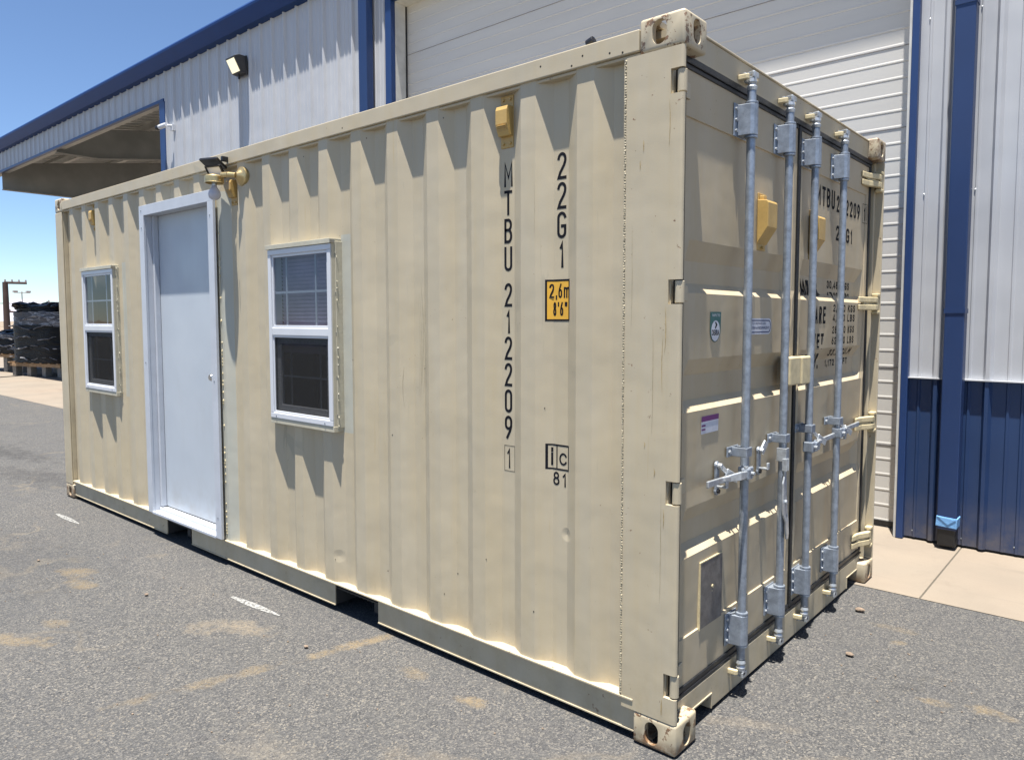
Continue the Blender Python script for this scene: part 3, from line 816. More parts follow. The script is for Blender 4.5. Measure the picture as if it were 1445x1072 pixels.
# --- windows
def bars(m, x0, x1, z0, z1, y0, y1, t):
    m.box(x0, x1, y0, y1, z0, z0 + t); m.box(x0, x1, y0, y1, z1 - t, z1)
    m.box(x0, x0 + t, y0, y1, z0 + t, z1 - t); m.box(x1 - t, x1, y0, y1, z0 + t, z1 - t)
def window(x0, x1, blinds):
    z0, z1 = 1.0, 1.945; zm = 1.468
    m = MB(); bars(m, x0, x1, z0, z1, -.022, .05, .030)
    m.box(x0 + .03, x1 - .03, -.020, .03, zm, zm + .042)
    wo = obj('window', m, 'vinyl', C, bevel=.003)
    m = MB(); bars(m, x0 + .030, x1 - .030, zm + .042, z1 - .030, -.014, .004, .014); obj('upper_sash', m, 'vinyl', wo, bevel=.0015)
    m = MB(); bars(m, x0 + .030, x1 - .030, z0 + .030, zm, -.015, -.006, .012); bars(m, x0 + .0425, x1 - .0425, z0 + .0425, zm - .0125, .002, .022, .035); obj('lower_sash', m, 'vinyl', wo, bevel=.0015)
    m = MB(); m.grid([x0 + .044, x1 - .044], [zm + .056, z1 - .044], lambda X, Z: (X, -.006, Z)); m.grid([x0 + .077, x1 - .077], [z0 + .077, zm - .047], lambda X, Z: (X, .012, Z))
    obj('window_glass', m, 'glass', wo)
    m = MB()
    w_ = x1 - x0
    for fx in (.27, .735):
        m.box(x0 + w_ * fx - .006, x0 + w_ * fx + .006, -.004, .0, zm + .056, z1 - .044)
        m.box(x0 + w_ * fx - .005, x0 + w_ * fx + .005, .016, .02, z0 + .077, zm - .047)
    m.box(x0 + .044, x1 - .044, -.0036, -.0004, 1.700, 1.712)
    m.box(x0 + .077, x1 - .077, .0164, .0196, 1.235, 1.245)
    obj('window_grille', m, 'vinyl', wo)
    m = MB(); m.box(x0 + .042, x1 - .042, -.0105, -.0095, z0 + .042, zm - .012); obj('insect_screen', m, 'screen', wo)
    if blinds:
        m = MB(); z = zm - .1
        while z < z1 - .02:
            m.box(x0 + .03, x1 - .03, .055, .058, z, z + .021, Matrix.Translation((0, .056, z)) @ Matrix.Rotation(.35, 4, 'X') @ Matrix.Translation((0, -.056, -z))); z += .021
        obj('window_blind', m, 'blind', wo)
    else:
        m = MB(); m.prism([(x1 - .19, z1 - .03), (x1 - .16, z1 - .09), (x1 - .09, z1 - .16), (x1 - .03, z1 - .17), (x1 - .03, z1 - .03)], 1, .03, .033); obj('window_curtain', m, 'blind', wo)
    # metal flashing boxed around the frame
    m = MB()
    m.box(x0 - .010, x1 + .006, -.030, .046, z1 + .001, z1 + .026)
    m.box(x0 - .002, x1 + .006, -.019, .046, z0 - .030, z0 - .001)
    m.box(x1 + .001, x1 + .004, -.016, .046, z0 - .001, z1 + .001)
    m.box(x1 + .0041, x1 + .010, .004, .045, z0 - .01, z1 + .012)
    obj('window_flashing', m, 'flash', wo, bevel=.002)
    m = MB()
    for zz in (z0 + .06, z0 + .26, zm + .02, z1 - .25, z1 - .05): m.sphere((x1 + .008, .003, zz), .004, (1, .6, 1), 1)
    for xx in (x0 + .06, x1 - .07): m.sphere((xx, -.023, z0 + .012), .005, (1, .6, 1), 1)
    m.box(x1 + .0045, x1 + .009, -.028, .0, z1 + .003, z1 + .02)
    obj('window_screw', m, 'steelknob', wo, smooth=True)['kind'] = 'stuff'
    m = MB(); z = z0
    while z < z1:
        m.sphere((x1 + .012, .009, z), .0035, (1, 1, 2), 1, .3); z += random.uniform(.03, .16)
    obj('caulk', m, 'flash', wo, smooth=True)['kind'] = 'stuff'
window(-2.592, -1.992, True); window(-5.435, -4.81, False)

# --- personnel door
ed = MB(); ed.box(-4.207, -3.305, .066, .106, .206, 2.288)
edo = obj('entry_door', ed, 'doorwhite', C, bevel=.002); tag(edo, 'flat white steel entry door')
m = MB()
m.box(-4.278, -4.205, -.026, -.008, .166, 2.355); m.box(-3.272, -3.20, -.0265, -.0085, .166, 2.285)
m.box(-4.205, -3.20, -.0262, -.0082, 2.285, 2.3555)
m.box(-4.222, -4.2072, -.0079, .11, .166, 2.30); m.box(-3.29, -3.272, -.0079, .11, .166, 2.30); m.box(-4.207, -3.29, -.0079, .11, 2.289, 2.31)
m.box(-4.2071, -4.18, .03, .064, .206, 2.289)
obj('door_casing', m, 'casing', edo, bevel=.002)
m = MB(); m.box(-4.205, -3.273, -.03, .10, .161, .180); m.box(-4.205, -3.273, .02, .11, .180, .198); obj('door_threshold', m, 'casing', edo, bevel=.003)
m = MB(); m.box(-4.2065, -3.2925, .07, .11, .1985, .2055); m.box(-4.2069, -4.2066, .03, .1, .2, 2.288); obj('door_sweep', m, 'black', edo)
m = MB(); kx, kz = -3.365, 1.185
m.lathe([(.0, -.052), (.018, -.052), (.026, -.04), (.026, -.022), (.013, -.012), (.011, .0), (.03, .004), (.033, .008)], (kx, .058, kz), 'y', 20)
obj('door_knob', m, 'steelknob', edo, smooth=True)
m = MB()
for zz in (.3, 1.17, 2.2): m.sphere((-3.24, -.027, zz), .006, (1, .5, 1), 1)
for zz in (1.25, 2.2, 2.32): m.sphere((-4.24, -.027, zz), .006, (1, .5, 1), 1)
m.sphere((-3.235, -.027, 2.32), .006, (1, .5, 1), 1); m.sphere((-3.33, .064, 1.16), .006, (1, .4, 1), 1)
obj('casing_screw', m, 'steelknob', edo, smooth=True)['kind'] = 'stuff'
m = MB(); z = .2
while z < 2.1:
    m.sphere((-3.194, .008, z), .005, (1, 1.2, 2), 1, .35); z += random.choice((.02, .03, .05, .14))
obj('caulk', m, 'lug', edo, smooth=True)['kind'] = 'stuff'

# ------------------------------------------------------------------ cargo doors
XF = -.062
TR = [(1.846, 1.772, 1.690, 1.652), (1.408, 1.346, 1.252, 1.214), (.852, .790, .708, .668)]   # lip, inner top, inner bottom, ledge
def troughs(z):
    for a_, b_, c_, d_ in TR:
        if d_ < z < a_:
            if z > b_: return (a_ - z) / (a_ - b_)
            if z > c_: return 1.
            return (z - d_) / (c_ - d_)
    return 0.
def leaf(y0, y1, name_lab):
    F0, F1 = y0 + .055, y1 - .055
    def sd(y):
        if y < F0 or y > F1: return 0.
        return min(1., (y - F0) / .035, (F1 - y) / .035)
    def dx(y, z):
        v = 0.
        if .365 < z < 2.275 and y0 + .04 < y < y1 - .04: v = -.007
        v -= .031 * troughs(z) * sd(y)
        for a_, b_, c_, d_ in TR:                       # each face is proud just under its ledge and slopes gently back
            if d_ - .30 < z <= d_ + .0001 and F0 - .02 < y < F1 + .02: v += .007 * (1 - (d_ - z) / .30)
        return v
    ysb = sorted({y0, y0 + .039, y0 + .041, F0, F0 + .035, (y0 + y1) / 2, F1 - .035, F1, y1 - .041, y1 - .039, y1})
    zsb = {.165, .19, .364, .366, 2.274, 2.276, 2.452}
    for t in TR:
        for q in t: zsb |= {q}
        zsb |= {t[3] - .10, t[3] - .2, t[3] - .299, (t[1] + t[2]) / 2}
    zsb = sorted(zsb)
    m = MB(); m.grid(ysb, zsb, lambda Y, Z: (XF + dx(Y, Z), Y, Z))
    # edge returns
    m.box(XF - .045, XF - .0005, y0, y0 + .01, .165, 2.452); m.box(XF - .045, XF - .0005, y1 - .01, y1, .165, 2.452)
    m.box(XF - .045, XF - .0005, y0 + .01, y1 - .01, 2.442, 2.452); m.box(XF - .045, XF - .0005, y0 + .01, y1 - .01, .165, .175)
    o = obj('cargo_door', m, 'door', C)
    tag(o, name_lab)
    def sur(Y, Z, e=.0022): return (XF + dx(Y, Z) + e, Y, Z)
    return o, sur
doorL, surL = leaf(.092, 1.203, 'left cargo door leaf with grey steel plate near its foot')
doorR, surR = leaf(1.232, 2.338, 'right cargo door leaf with stencilled weights')
# gaskets
g1 = MB(); g1.box(XF - .03, XF + .010, 1.2035, 1.2315, .17, 2.45); g1.box(XF - .03, XF + .012, .07, 1.2035, 2.4525, 2.477); g1.box(XF - .03, XF + .006, .07, 1.2035, 2.436, 2.4522)
g1.box(XF - .03, XF + .012, .07, 1.2035, .1515, .1645); g1.box(XF - .03, XF + .008, .07, 1.2035, .1646, .186); g1.box(XF - .03, XF + .004, .074, .0915, .186, 2.436)
obj('door_gasket', g1, 'gasket', doorL, bevel=.003)
g2 = MB(); g2.box(XF - .03, XF + .008, 2.3385, 2.362, .17, 2.45); g2.box(XF - .03, XF + .012, 1.204, 2.362, 2.4525, 2.477); g2.box(XF - .03, XF + .006, 1.232, 2.338, 2.436, 2.4522)
g2.box(XF - .03, XF + .012, 1.204, 2.362, .1515, .1645); g2.box(XF - .03, XF + .008, 1.232, 2.338, .1646, .186)
obj('door_gasket', g2, 'gasket', doorR, bevel=.003)
# hinges
for (z0, z1) in NOT:
    zm = (z0 + z1) / 2
    m = MB(); m.cyl((-.018, .020, z0 + .004), (-.018, .020, z1 - .004), .0165, 16)
    m.prism([(-.034, .024), (-.016, .028), (XF + .012, .085), (XF + .006, .15), (XF + .001, .15), (XF + .001, .09)], 2, z0 + .014, z1 - .014)
    obj('door_hinge', m, 'frame', doorL, bevel=.003, smooth=False)
    m = MB(); m.cyl((-.022, 2.402, z0), (-.022, 2.402, z1), .017, 14)
    for q in (0, 1):
        za, zb = (z0 + .004, zm - .006) if q == 0 else (zm + .006, z1 - .004)
        m.prism([(-.020, 2.40), (-.004, 2.395), (-.004, 2.35), (XF + .022, 2.27), (XF + .012, 2.19), (XF + .001, 2.19), (XF + .001, 2.28)], 2, za, zb)
    m.prism([(-.03, 2.37), (-.012, 2.36), (XF + .015, 2.26), (XF + .001, 2.26), (XF + .001, 2.30)], 2, zm - .0062, zm + .0062)
    m.box(-.04, -.003, 2.378, 2.425, z1, z1 + .018); m.box(-.04, -.003, 2.378, 2.425, z0 - .018, z0)
    obj('door_hinge', m, 'lug', doorR, bevel=.005)
# locking rods
RX = -.012
RODS = [(.568, doorL), (.972, doorL), (1.300, doorR), (1.722, doorR)]
def mid(y, z, par, sgn=1):
    m = MB(); m.box(XF + .001, XF + .008, y - .062, y + .042, z - .021, z + .021)
    m.box(XF + .008, RX + .022, y - .026, y - .0205, z - .019, z + .019); m.box(XF + .008, RX + .022, y + .0205, y + .026, z - .019, z + .019)
    m.box(RX + .0175, RX + .0235, y - .0262, y + .0262, z - .0192, z + .0192)
    b = obj('guide_bracket', m, 'galv', par, bevel=.003)
    m = MB()
    for yy in (y - .046,): m.cyl((XF + .008, yy, z), (XF + .016, yy, z), .008, 8)
    m.sphere((RX + .0, y + .03, z), .006, (1, 1, 1), 1)
    obj('bolt', m, 'zinc', b, smooth=True)
for i, (y, par) in enumerate(RODS):
    m = MB(); m.cyl((RX, y, .16), (RX, y, 2.45), .0172, 20)
    rod = obj('locking_rod', m, 'galv', par, smooth=True)
    for z0, z1, top in ((2.278, 2.398, True), (.222, .346, False)):
        m = MB()
        m.box(XF + .001, XF + .007, y - .060, y + .045, z0 - .004, z1 + .004)
        m.prism([(XF + .0072, y - .034), (RX + .008, y - .027), (RX + .020, y - .018), (RX + .0255, y - .006), (RX + .0255, y + .006), (RX + .020, y + .018), (RX + .008, y + .027), (XF + .0072, y + .034)], 2, z0, z1)
        gb = obj('guide_bracket', m, 'galv', par, bevel=.002)
        m = MB()
        for zz in (z0 + .018, (z0 + z1) / 2, z1 - .018): m.cyl((XF + .007, y - .047, zz), (XF + .014, y - .047, zz), .0065, 8)
        m.sphere((RX, y + .027, z0 + .03), .005, (1, 1, 1), 1); obj('bolt', m, 'zinc', gb, smooth=True)
        m = MB()
        zc_ = z1 if top else z0
        for za in (z0 - .012, z1): m.lathe([(.0175, 0), (.0245, .001), (.026, .006), (.0245, .011), (.0175, .012)], (RX, y, za), 'z', 20)
        obj('rod_collar', m, 'galv', par, smooth=True)
        # cam and keeper
        s_ = 1 if top else -1
        zk = 2.50 if top else .108
        m = MB(); m.lathe([(.018, -.045 * s_), (.021, -.03 * s_), (.014, -.022 * s_), (.02, -.014 * s_), (.018, .0)], (RX, y, zk - .004 * s_), 'z', 16)
        m.box(RX - .030, RX + .017, y - .012, y + .010, zk - .014, zk + .004)
        m.box(RX + .006, RX + .017, y - .014, y + .026, zk + (.0 if top else -.024), zk + (.022 if top else -.002))
        m.box(RX - .03, RX - .018, y - .02, y + .024, zk + (.0 if top else -.024), zk + (.022 if top else -.002))
        m.cyl((RX - .02, y + .005, zk + .022 * s_), (RX + .012, y - .008, zk + .022 * s_), .005, 8)
        obj('locking_cam', m, 'zinc', par, bevel=.003)
        m = MB()
        m.prism([(-.0535, y - .040), (RX - .006, y - .037), (RX + .002, y - .028), (RX - .002, y - .020), (-.035, y - .024), (-.0535, y - .024)], 2, zk - .010, zk + .012)
        m.prism([(-.0535, y + .048), (RX + .004, y + .046), (RX + .010, y + .038), (RX + .004, y + .030), (-.0535, y + .032)], 2, zk - .010, zk + .012)
        obj('cam_keeper', m, 'lug', par, bevel=.004)
for y, z, par in ((.560, 1.022, doorL), (.972, 1.027, doorL), (1.300, 1.034, doorR), (1.722, 1.026, doorR)): mid(y, z, par)
# hubs, handles, catches
def hub(y, z, sg, par):
    m = MB(); m.box(RX - .02, RX + .030, y - .024, y + .024, z - .026, z + .026)
    m.box(RX + .001, RX + .036, y + sg * .026 - .014, y + sg * .026 + .014, z - .022, z + .024)
    o = obj('handle_hub', m, 'galv', par, bevel=.006)
    m = MB(); m.cyl((RX + .030, y, z), (RX + .044, y, z), .008, 8); m.cyl((RX + .02, y + sg * .03, z + .024), (RX + .02, y + sg * .03, z + .032), .009, 8); obj('bolt', m, 'zinc', o, smooth=True)
def handle(y, z, sg, par, L=.34):
    m = MB()
    pts = [(y + sg * .03, z + .001), (y + sg * .09, z + .002), (y + sg * .15, z - .004), (y + sg * (L - .10), z - .002), (y + sg * L, z + .004)]
    hw = [.013, .017, .012, .012, .013]; xo = [RX + .026, RX + .022, -.022, -.024, -.014]
    rows = []
    for (yy, zz), w_, X in zip(pts, hw, xo):
        rows.append([m.bm.verts.new(q) for q in ((X - .005, yy, zz - w_), (X + .005, yy, zz - w_), (X + .005, yy, zz + w_), (X - .005, yy, zz + w_))])
    for a_, b_ in zip(rows[:-1], rows[1:]):
        for k in range(4): m.bm.faces.new((a_[k], a_[(k + 1) % 4], b_[(k + 1) % 4], b_[k]))
    m.bm.faces.new(rows[0][::-1]); m.bm.faces.new(rows[-1])
    obj('rod_handle', m, 'zinc', par, bevel=.003)
def bar(m, A, Bp, w_, t_, up=Vector((0, 0, 1))):
    A, Bp = Vector(A), Vector(Bp); d = (Bp - A); L_ = d.length; d.normalize()
    s1 = up - d * up.dot(d); s1.normalize(); s2 = d.cross(s1)
    Mx = Matrix((d, s1, s2)).transposed().to_4x4(); Mx.translation = A
    m.box(0, L_, -w_ / 2, w_ / 2, -t_ / 2, t_ / 2, Mx)
def catch(y, z0, z1, par, flap='down'):
    m = MB(); xm = XF + .004
    m.box(xm - .003, xm + .006, y - .015, y + .015, z0 + .012, z1 - .012); m.cyl((xm - .004, y, z0 + .012), (xm + .0063, y, z0 + .012), .017, 14); m.cyl((xm - .004, y, z1 - .012), (xm + .0063, y, z1 - .012), .017, 14)
    o = obj('handle_catch', m, 'galv', par, bevel=.002)
    m = MB(); m.cyl((xm + .006, y, z0 + .012), (xm + .014, y, z0 + .012), .009, 8); obj('bolt', m, 'black', o, smooth=True)
    m = MB(); zb = z0 + (z1 - z0) * .42
    m.cyl((xm + .006, y, z1 - .012), (xm + .024, y, z1 - .012), .011, 10)
    bar(m, (xm, y + .004, zb - .022), (-.012, y + .004, zb - .022), .022, .009, Vector((0, 1, 0)))
    m.box(-.020, -.012, y - .006, y + .016, zb - .018, zb + .004)
    if flap == 'down':
        bar(m, (xm + .016, y + .002, z1 - .012), (-.030, y + .032, zb + .030), .018, .010)
        bar(m, (-.030, y + .026, zb + .034), (-.012, y + .092, zb - .004), .032, .010)
        bar(m, (-.016, y - .022, zb + .014), (-.012, y + .03, zb + .012), .018, .009)
    else:
        bar(m, (xm + .014, y - .002, z1 - .020), (xm + .020, y + .034, z1 + .022), .034, .009)
    obj('catch_arm', m, 'zinc', o, bevel=.003)
hub(.568, .936, -1, doorL); handle(.568, .936, -1, doorL, .325); catch(.410, .870, .995, doorL)
catch(.815, .885, 1.000, doorL, 'up')
hub(1.300, .945, 1, doorR); handle(1.300, .950, 1, doorR, .385); catch(1.455, .885, 1.005, doorR)
hub(1.722, .965, 1, doorR); handle(1.722, .965, 1, doorR, .385); catch(1.875, .885, 1.005, doorR)
m = MB()      # hanging handle of the second rod
m.box(RX - .018, RX + .026, .948, .984, .925, .985); m.box(RX + .012, RX + .034, .938, .945, .885, .94); m.box(RX + .012, RX + .034, .959, .966, .885, .94)
rows = []
for zz, w_, X, dy in ((.93, .008, .022, 0), (.86, .010, .022, 0), (.83, .02, .022, -.004), (.75, .022, .024, -.004), (.69, .024, .026, .002), (.655, .017, .03, .012), (.60, .015, .032, .016), (.575, .010, .032, .016)):
    rows.append([m.bm.verts.new(q) for q in ((RX + .001 + X * .9 - .004, .952 + dy - w_, zz), (RX + .001 + X * .9 + .004, .952 + dy - w_, zz), (RX + .001 + X * .9 + .004, .952 + dy + w_, zz), (RX + .001 + X * .9 - .004, .952 + dy + w_, zz))])
for a_, b_ in zip(rows[:-1], rows[1:]):
    for k in range(4): m.bm.faces.new((a_[k], a_[(k + 1) % 4], b_[(k + 1) % 4], b_[k]))
m.bm.faces.new(rows[0][::-1]); m.bm.faces.new(rows[-1])
m.cyl((RX + .018, .952, .745), (RX + .034, .952, .745), .010, 8)
obj('rod_handle', m, 'zinc', doorL, bevel=.002)
# lock box over the centre gasket
m = MB(); m.box(XF + .001, -.012, 1.045, 1.178, 1.255, 1.385); obj('lock_box', m, 'lug', doorL, bevel=.007)
m = MB(); m.box(XF + .013, -.006, 1.182, 1.292, 1.252, 1.383); obj('lock_box', m, 'lug', doorR, bevel=.007)
# ventilators on the leaves
for y0, y1, par in ((.765, .865, doorL), (1.385, 1.478, doorR)):
    m = MB(); b0 = XF - .0065
    m.box(b0, b0 + .005, y0 + .01, y1 - .01, 1.850, 2.090)
    m.prism([(b0 + .0052, 2.06), (-.022, 2.055), (-.016, 2.045), (-.016, 1.945), (b0 + .0052, 1.875)], 1, y0, y1)
    m.box(b0 + .005, b0 + .025, y0 + .02, y0 + .05, 2.06, 2.078); m.cyl((b0 + .004, (y0 + y1) / 2, 1.862), (b0 + .016, (y0 + y1) / 2, 1.862), .008, 8)
    obj('door_vent', m, 'tan', par, bevel=.004)
# stickers
def sheet(sur, y0, y1, z0, z1, e, m=None, n=3):
    m = m or MB(); m.grid([y0 + (y1 - y0) * i / n for i in range(n + 1)], [z0 + (z1 - z0) * i / n for i in range(n + 1)], lambda Y, Z: sur(Y, Z, e)); return m
def poly(sur, pts, e, m=None):
    m = m or MB(); m.bm.faces.new([m.bm.verts.new(sur(a_, b_, e)) for a_, b_ in pts]); return m
def rrect(y0, y1, z0, z1, r):
    o = []
    for cx, cz, a0 in ((y1 - r, z1 - r, 0), (y0 + r, z1 - r, PI / 2), (y0 + r, z0 + r, PI), (y1 - r, z0 + r, 1.5 * PI)):
        for k in range(7): t = a0 + PI / 2 * k / 6; o.append((cx + r * math.cos(t), cz + r * math.sin(t)))
    return o
M['green'] = simple('green_sticker', (.015, .10, .095), .35); M['stk'] = simple('white_sticker', (.55, .57, .64), .35)
M['navyink'] = simple('navy_sticker_ink', (.02, .04, .13), .4); M['purple'] = simple('purple_sticker_ink', (.13, .03, .14), .4)
def shield(y0, y1, z0, z1, k=0.):
    cy = (y0 + y1) / 2; w_ = (y1 - y0) / 2 - k; zc_ = z0 + (z1 - z0) * .45
    pts = [(cy + w_, z1 - k), (cy - w_, z1 - k)] + [(cy - w_ * math.cos(t), zc_ - (zc_ - z0 - k) * math.sin(t)) for t in [PI * i / 16 for i in range(17)]]
    return pts
o = obj('sticker', poly(surL, shield(.343, .435, 1.468, 1.585), .002), 'green', doorL, fixn=False); tag(o, 'green shield-shaped inspection sticker')
el = [(.389 + .037 * math.cos(2 * PI * i / 28), 1.512 + .040 * math.sin(2 * PI * i / 28)) for i in range(28)]
o2 = obj('sticker_print', poly(surL, el, .003), 'stk', o, fixn=False)
m = MB(); fL = lambda Y, Z: surL(Y, Z, .004)
put_text(m, "DEKRA", fL, .02, .062, .022, (.358, 1.494)); m.bm.faces.new([m.bm.verts.new(fL(a_, b_)) for a_, b_ in ((.380, 1.546), (.390, 1.546), (.402, 1.535), (.388, 1.520), (.381, 1.524), (.390, 1.535))])
obj('sticker_print', m, 'ink', o, fixn=False)
m = MB(); put_text(m, "INSPECTED", fL, .0, .068, .010, (.355, 1.567)); obj('sticker_print', m, 'stk', o, fixn=False)
o = obj('sticker', poly(surL, rrect(.66, .938, 1.492, 1.561, .028), .002), 'stk', doorL, fixn=False); tag(o, 'white oblong repair sticker with navy border')
m = MB(); ring_o = rrect(.668, .930, 1.499, 1.554, .024); ring_i = rrect(.673, .925, 1.504, 1.549, .020)
A = [m.bm.verts.new(surL(a_, b_, .0032)) for a_, b_ in ring_o]; B = [m.bm.verts.new(surL(a_, b_, .0032)) for a_, b_ in ring_i]
for i in range(len(A)): k = (i + 1) % len(A); m.bm.faces.new((A[i], A[k], B[k], B[i]))
put_text(m, "TO REPAIR USE", fL, .0, .15, .010, (.725, 1.534)); put_text(m, "CORTEN or EQUIVALENT", fL, .01, .225, .014, (.688, 1.512))
obj('sticker_print', m, 'navyink', o, fixn=False)
o = obj('sticker', sheet(surL, .281, .426, 1.120, 1.188, .002), 'stk', doorL); tag(o, 'white paper sticker with purple heading')
m = sheet(surL, .281, .426, 1.167, 1.188, .003)
sheet(surL, .284, .315, 1.148, 1.155, .003, m); sheet(surL, .284, .315, 1.133, 1.140, .003, m)
obj('sticker_print', m, 'purple', o, fixn=False)
# grey plate riveted to the left leaf
m = MB(); m.box(XF - .006, XF + .004, .290, .478, .358, .618); po = obj('steel_plate', m, 'plate', doorL, bevel=.002)
m = MB(); m.box(XF - .006, XF + .005, .290, .478, .6185, .623); m.box(XF - .006, XF + .005, .285, .2895, .356, .623); m.cyl((XF + .004, .39, .505), (XF + .009, .39, .505), .007, 10); m.cyl((XF + .0041, .39, .485), (XF + .0045, .39, .485), .003, 8)
obj('plate_edge', m, 'lug', po)
# stencil on the right leaf
fR = lambda Y, Z: surR(Y, Z, .0009)
m = MB()
word(m, "MTBU", fR, 1.492, 2.130, .275, .098, .016); word(m, "212", fR, 1.80, 2.124, .135, .088, .015); word(m, "209", fR, 2.022, 2.122, .180, .086, .016)
word(m, "2", fR, 1.952, 2.122, .045, .086, .015)
glyph(m, "1", fR, 2.283, 2.128, .024, .078, .013); put_frame(m, fR, 2.255, 2.325, 2.112, 2.222, .003)
obj('serial_marking', m, 'ink', doorR, fixn=False); m = MB()
word(m, "22", fR, 1.80, 1.975, .13, .08, .015); word(m, "G1", fR, 1.968, 1.975, .105, .080, .015)
obj('size_code_marking', m, 'ink', doorR, fixn=False)
for z, h, s_, y, w_ in [(1.673, .080, "MAX.GR.", 1.340, .30), (1.535, .088, "TARE", 1.440, .215), (1.405, .080, "NET", 1.480, .16), (1.300, .082, "CU.CAP.", 1.370, .285)]:
    m = MB(); word(m, s_, fR, y, z, w_, h, .016); obj('weight_marking', m, 'ink', doorR, fixn=False)
for z, h, s_ in ((1.722, .042, "30,480 KGS"), (1.664, .040, "67,200 LBS"), (1.597, .040, "2,260 KGS"), (1.545, .040, "4,940 LBS"), (1.482, .040, "28,220 KGS"), (1.424, .040, "62,260 LBS"), (1.362, .036, "33.2 CU.M"), (1.305, .036, "1,172 CU.FT")):
    m = MB(); word(m, s_, fR, 1.770, z, .375, h, .0085); obj('weight_marking', m, 'ink', doorR, fixn=False)

# roof-edge black fitting
m = MB(); m.cyl((-.44, .08, 2.562), (-.44, .08, 2.59), .016, 12); m.cyl((-.455, .08, 2.596), (-.425, .08, 2.606), .017, 14)
tag(obj('antenna_stub', m, 'blkplastic', bevel=.002), 'small black round fitting on the container roof edge', 'fitting')

# ------------------------------------------------------------------ brass lamp and solar floodlight
LP = thing('wall_sconce', (-2.90, .0, 2.36), 'brass wall lamp with bare bulb beside the white entry door', 'lamp')
m = MB(); m.lathe([(.0, -.042), (.016, -.040), (.034, -.022), (.040, -.014), (.055, -.008), (.058, .006), (.050, .036)], (-2.905, .010, 2.400), 'y', 28); obj('back_plate', m, 'brass', LP, smooth=True)
m = MB(); m.tube([(-2.905, -.03, 2.400), (-2.945, -.055, 2.405), (-2.985, -.072, 2.405)], .016, 12); obj('lamp_arm', m, 'brass', LP, smooth=True)
cx, cy, cz = -3.055, -.085, 2.385
m = MB(); m.lathe([(.0, .024), (.045, .024), (.054, .016), (.054, -.016), (.057, -.018), (.057, -.022), (.05, -.020), (.046, .008), (.0, .008)], (cx, cy, cz), 'z', 28); obj('lamp_cap', m, 'brass', LP, smooth=True)
m = MB(); m.cyl((cx, cy, cz + .008), (cx, cy, cz - .038), .014, 14); obj('bulb_socket', m, 'zinc', LP, smooth=True)
m = MB(); m.lathe([(.013, -.032), (.017, -.046), (.031, -.068), (.036, -.086), (.032, -.104), (.020, -.116), (.0005, -.120)], (cx, cy, cz), 'z', 24); obj('light_bulb', m, 'bulb', LP, smooth=True)
FL = thing('solar_floodlight', (-3.18, 0, 2.5), 'small black solar floodlight clipped to the top rail above the door', 'lamp')
m = MB(); R_ = Matrix.Translation((-3.10, -.060, 2.487)) @ Matrix.Scale(.82, 4) @ Matrix.Rotation(.35, 4, 'Z') @ Matrix.Rotation(-.50, 4, 'X')
m.box(-.085, .075, -.062, .055, -.009, .009, R_); obj('solar_panel', m, 'blkplastic', FL, bevel=.002)
m = MB(); m.box(-.04, .04, -.02, .06, .0095, .03, R_); obj('lamp_body', m, 'blkplastic', FL, bevel=.003)
m = MB(); m.box(-.032, .032, -.010, .012, .0301, .0322, R_); obj('sensor_strip', m, 'vinyl', FL)
R3 = Matrix.Translation((-3.075, -.065, 2.44)) @ Matrix.Scale(.82, 4) @ Matrix.Rotation(.35, 4, 'Z') @ Matrix.Rotation(.62, 4, 'X')
m = MB(); bars(m, -.07, .07, -.055, .045, -.012, .006, .009)
for v in m.bm.verts: v.co = R3 @ v.co
obj('lamp_frame', m, 'blkplastic', FL)
m = MB(); m.box(-.06, .06, -.004, .002, -.045, .035, R3); obj('lamp_lens', m, 'vinyl', FL)
m = MB(); m.box(-3.06, -3.04, -.04, -.001, 2.50, 2.53); obj('mounting_bracket', m, 'blkplastic', FL, bevel=.003)

# ------------------------------------------------------------------ metal building
BY = 3.45
B = thing('metal_building', (-8, BY, 0), 'white ribbed steel building with navy trim and open bay behind the container', 'building')
def rpanel(x0, x1, z0, z1, y, mat, name, phase=0.):
    """ribbed steel sheet: a major rib every 0.305 m with two small ones between"""
    prof = []
    x = x0 - ((x0 - phase) % .305)
    while x < x1 + .31:
        for d, h in ((0, 0), (.018, .032), (.040, .032), (.058, 0), (.135, 0), (.141, .006), (.153, .006), (.159, 0), (.215, 0), (.221, .006), (.233, .006), (.239, 0)):
            prof.append((x + d, h))
        x += .305
    prof = [(a_, h) for a_, h in prof if x0 <= a_ <= x1]
    prof = [(x0, 0)] + prof + [(x1, 0)]
    m = MB(); idx = list(range(len(prof)))
    m.grid(idx, [z0, z1], lambda i, z: (prof[i][0], y - prof[i][1], z))
    return obj(name, m, mat, B)
rpanel(-11.64, -5.74, 0.0, 5.86, BY, 'siding', 'wall_panel', -9.20)
rpanel(-22.75, -11.64, 5.29, 5.86, BY, 'siding', 'wall_panel', -9.20)
rpanel(-.075, 7.5, 1.152, 5.86, BY, 'siding', 'wall_panel', .385)
rpanel(-.075, 7.5, .015, 1.150, BY - .003, 'blue', 'wainscot_panel', .385)
m = MB(); m.box(-.075, 7.5, BY - .042, BY - .002, 1.148, 1.156); obj('wainscot_trim', m, 'siding', B)
rpanel(-5.74, -.075, 5.32, 5.86, BY, 'siding', 'wall_panel', -9.20)
bk_ = MB(); bk_.box(-11.6, -5.78, BY + .02, BY + .06, 0, 6); bk_.box(-.05, 7.5, BY + .02, BY + .06, 0, 6)
obj('wall_lining', bk_, 'dark', B)
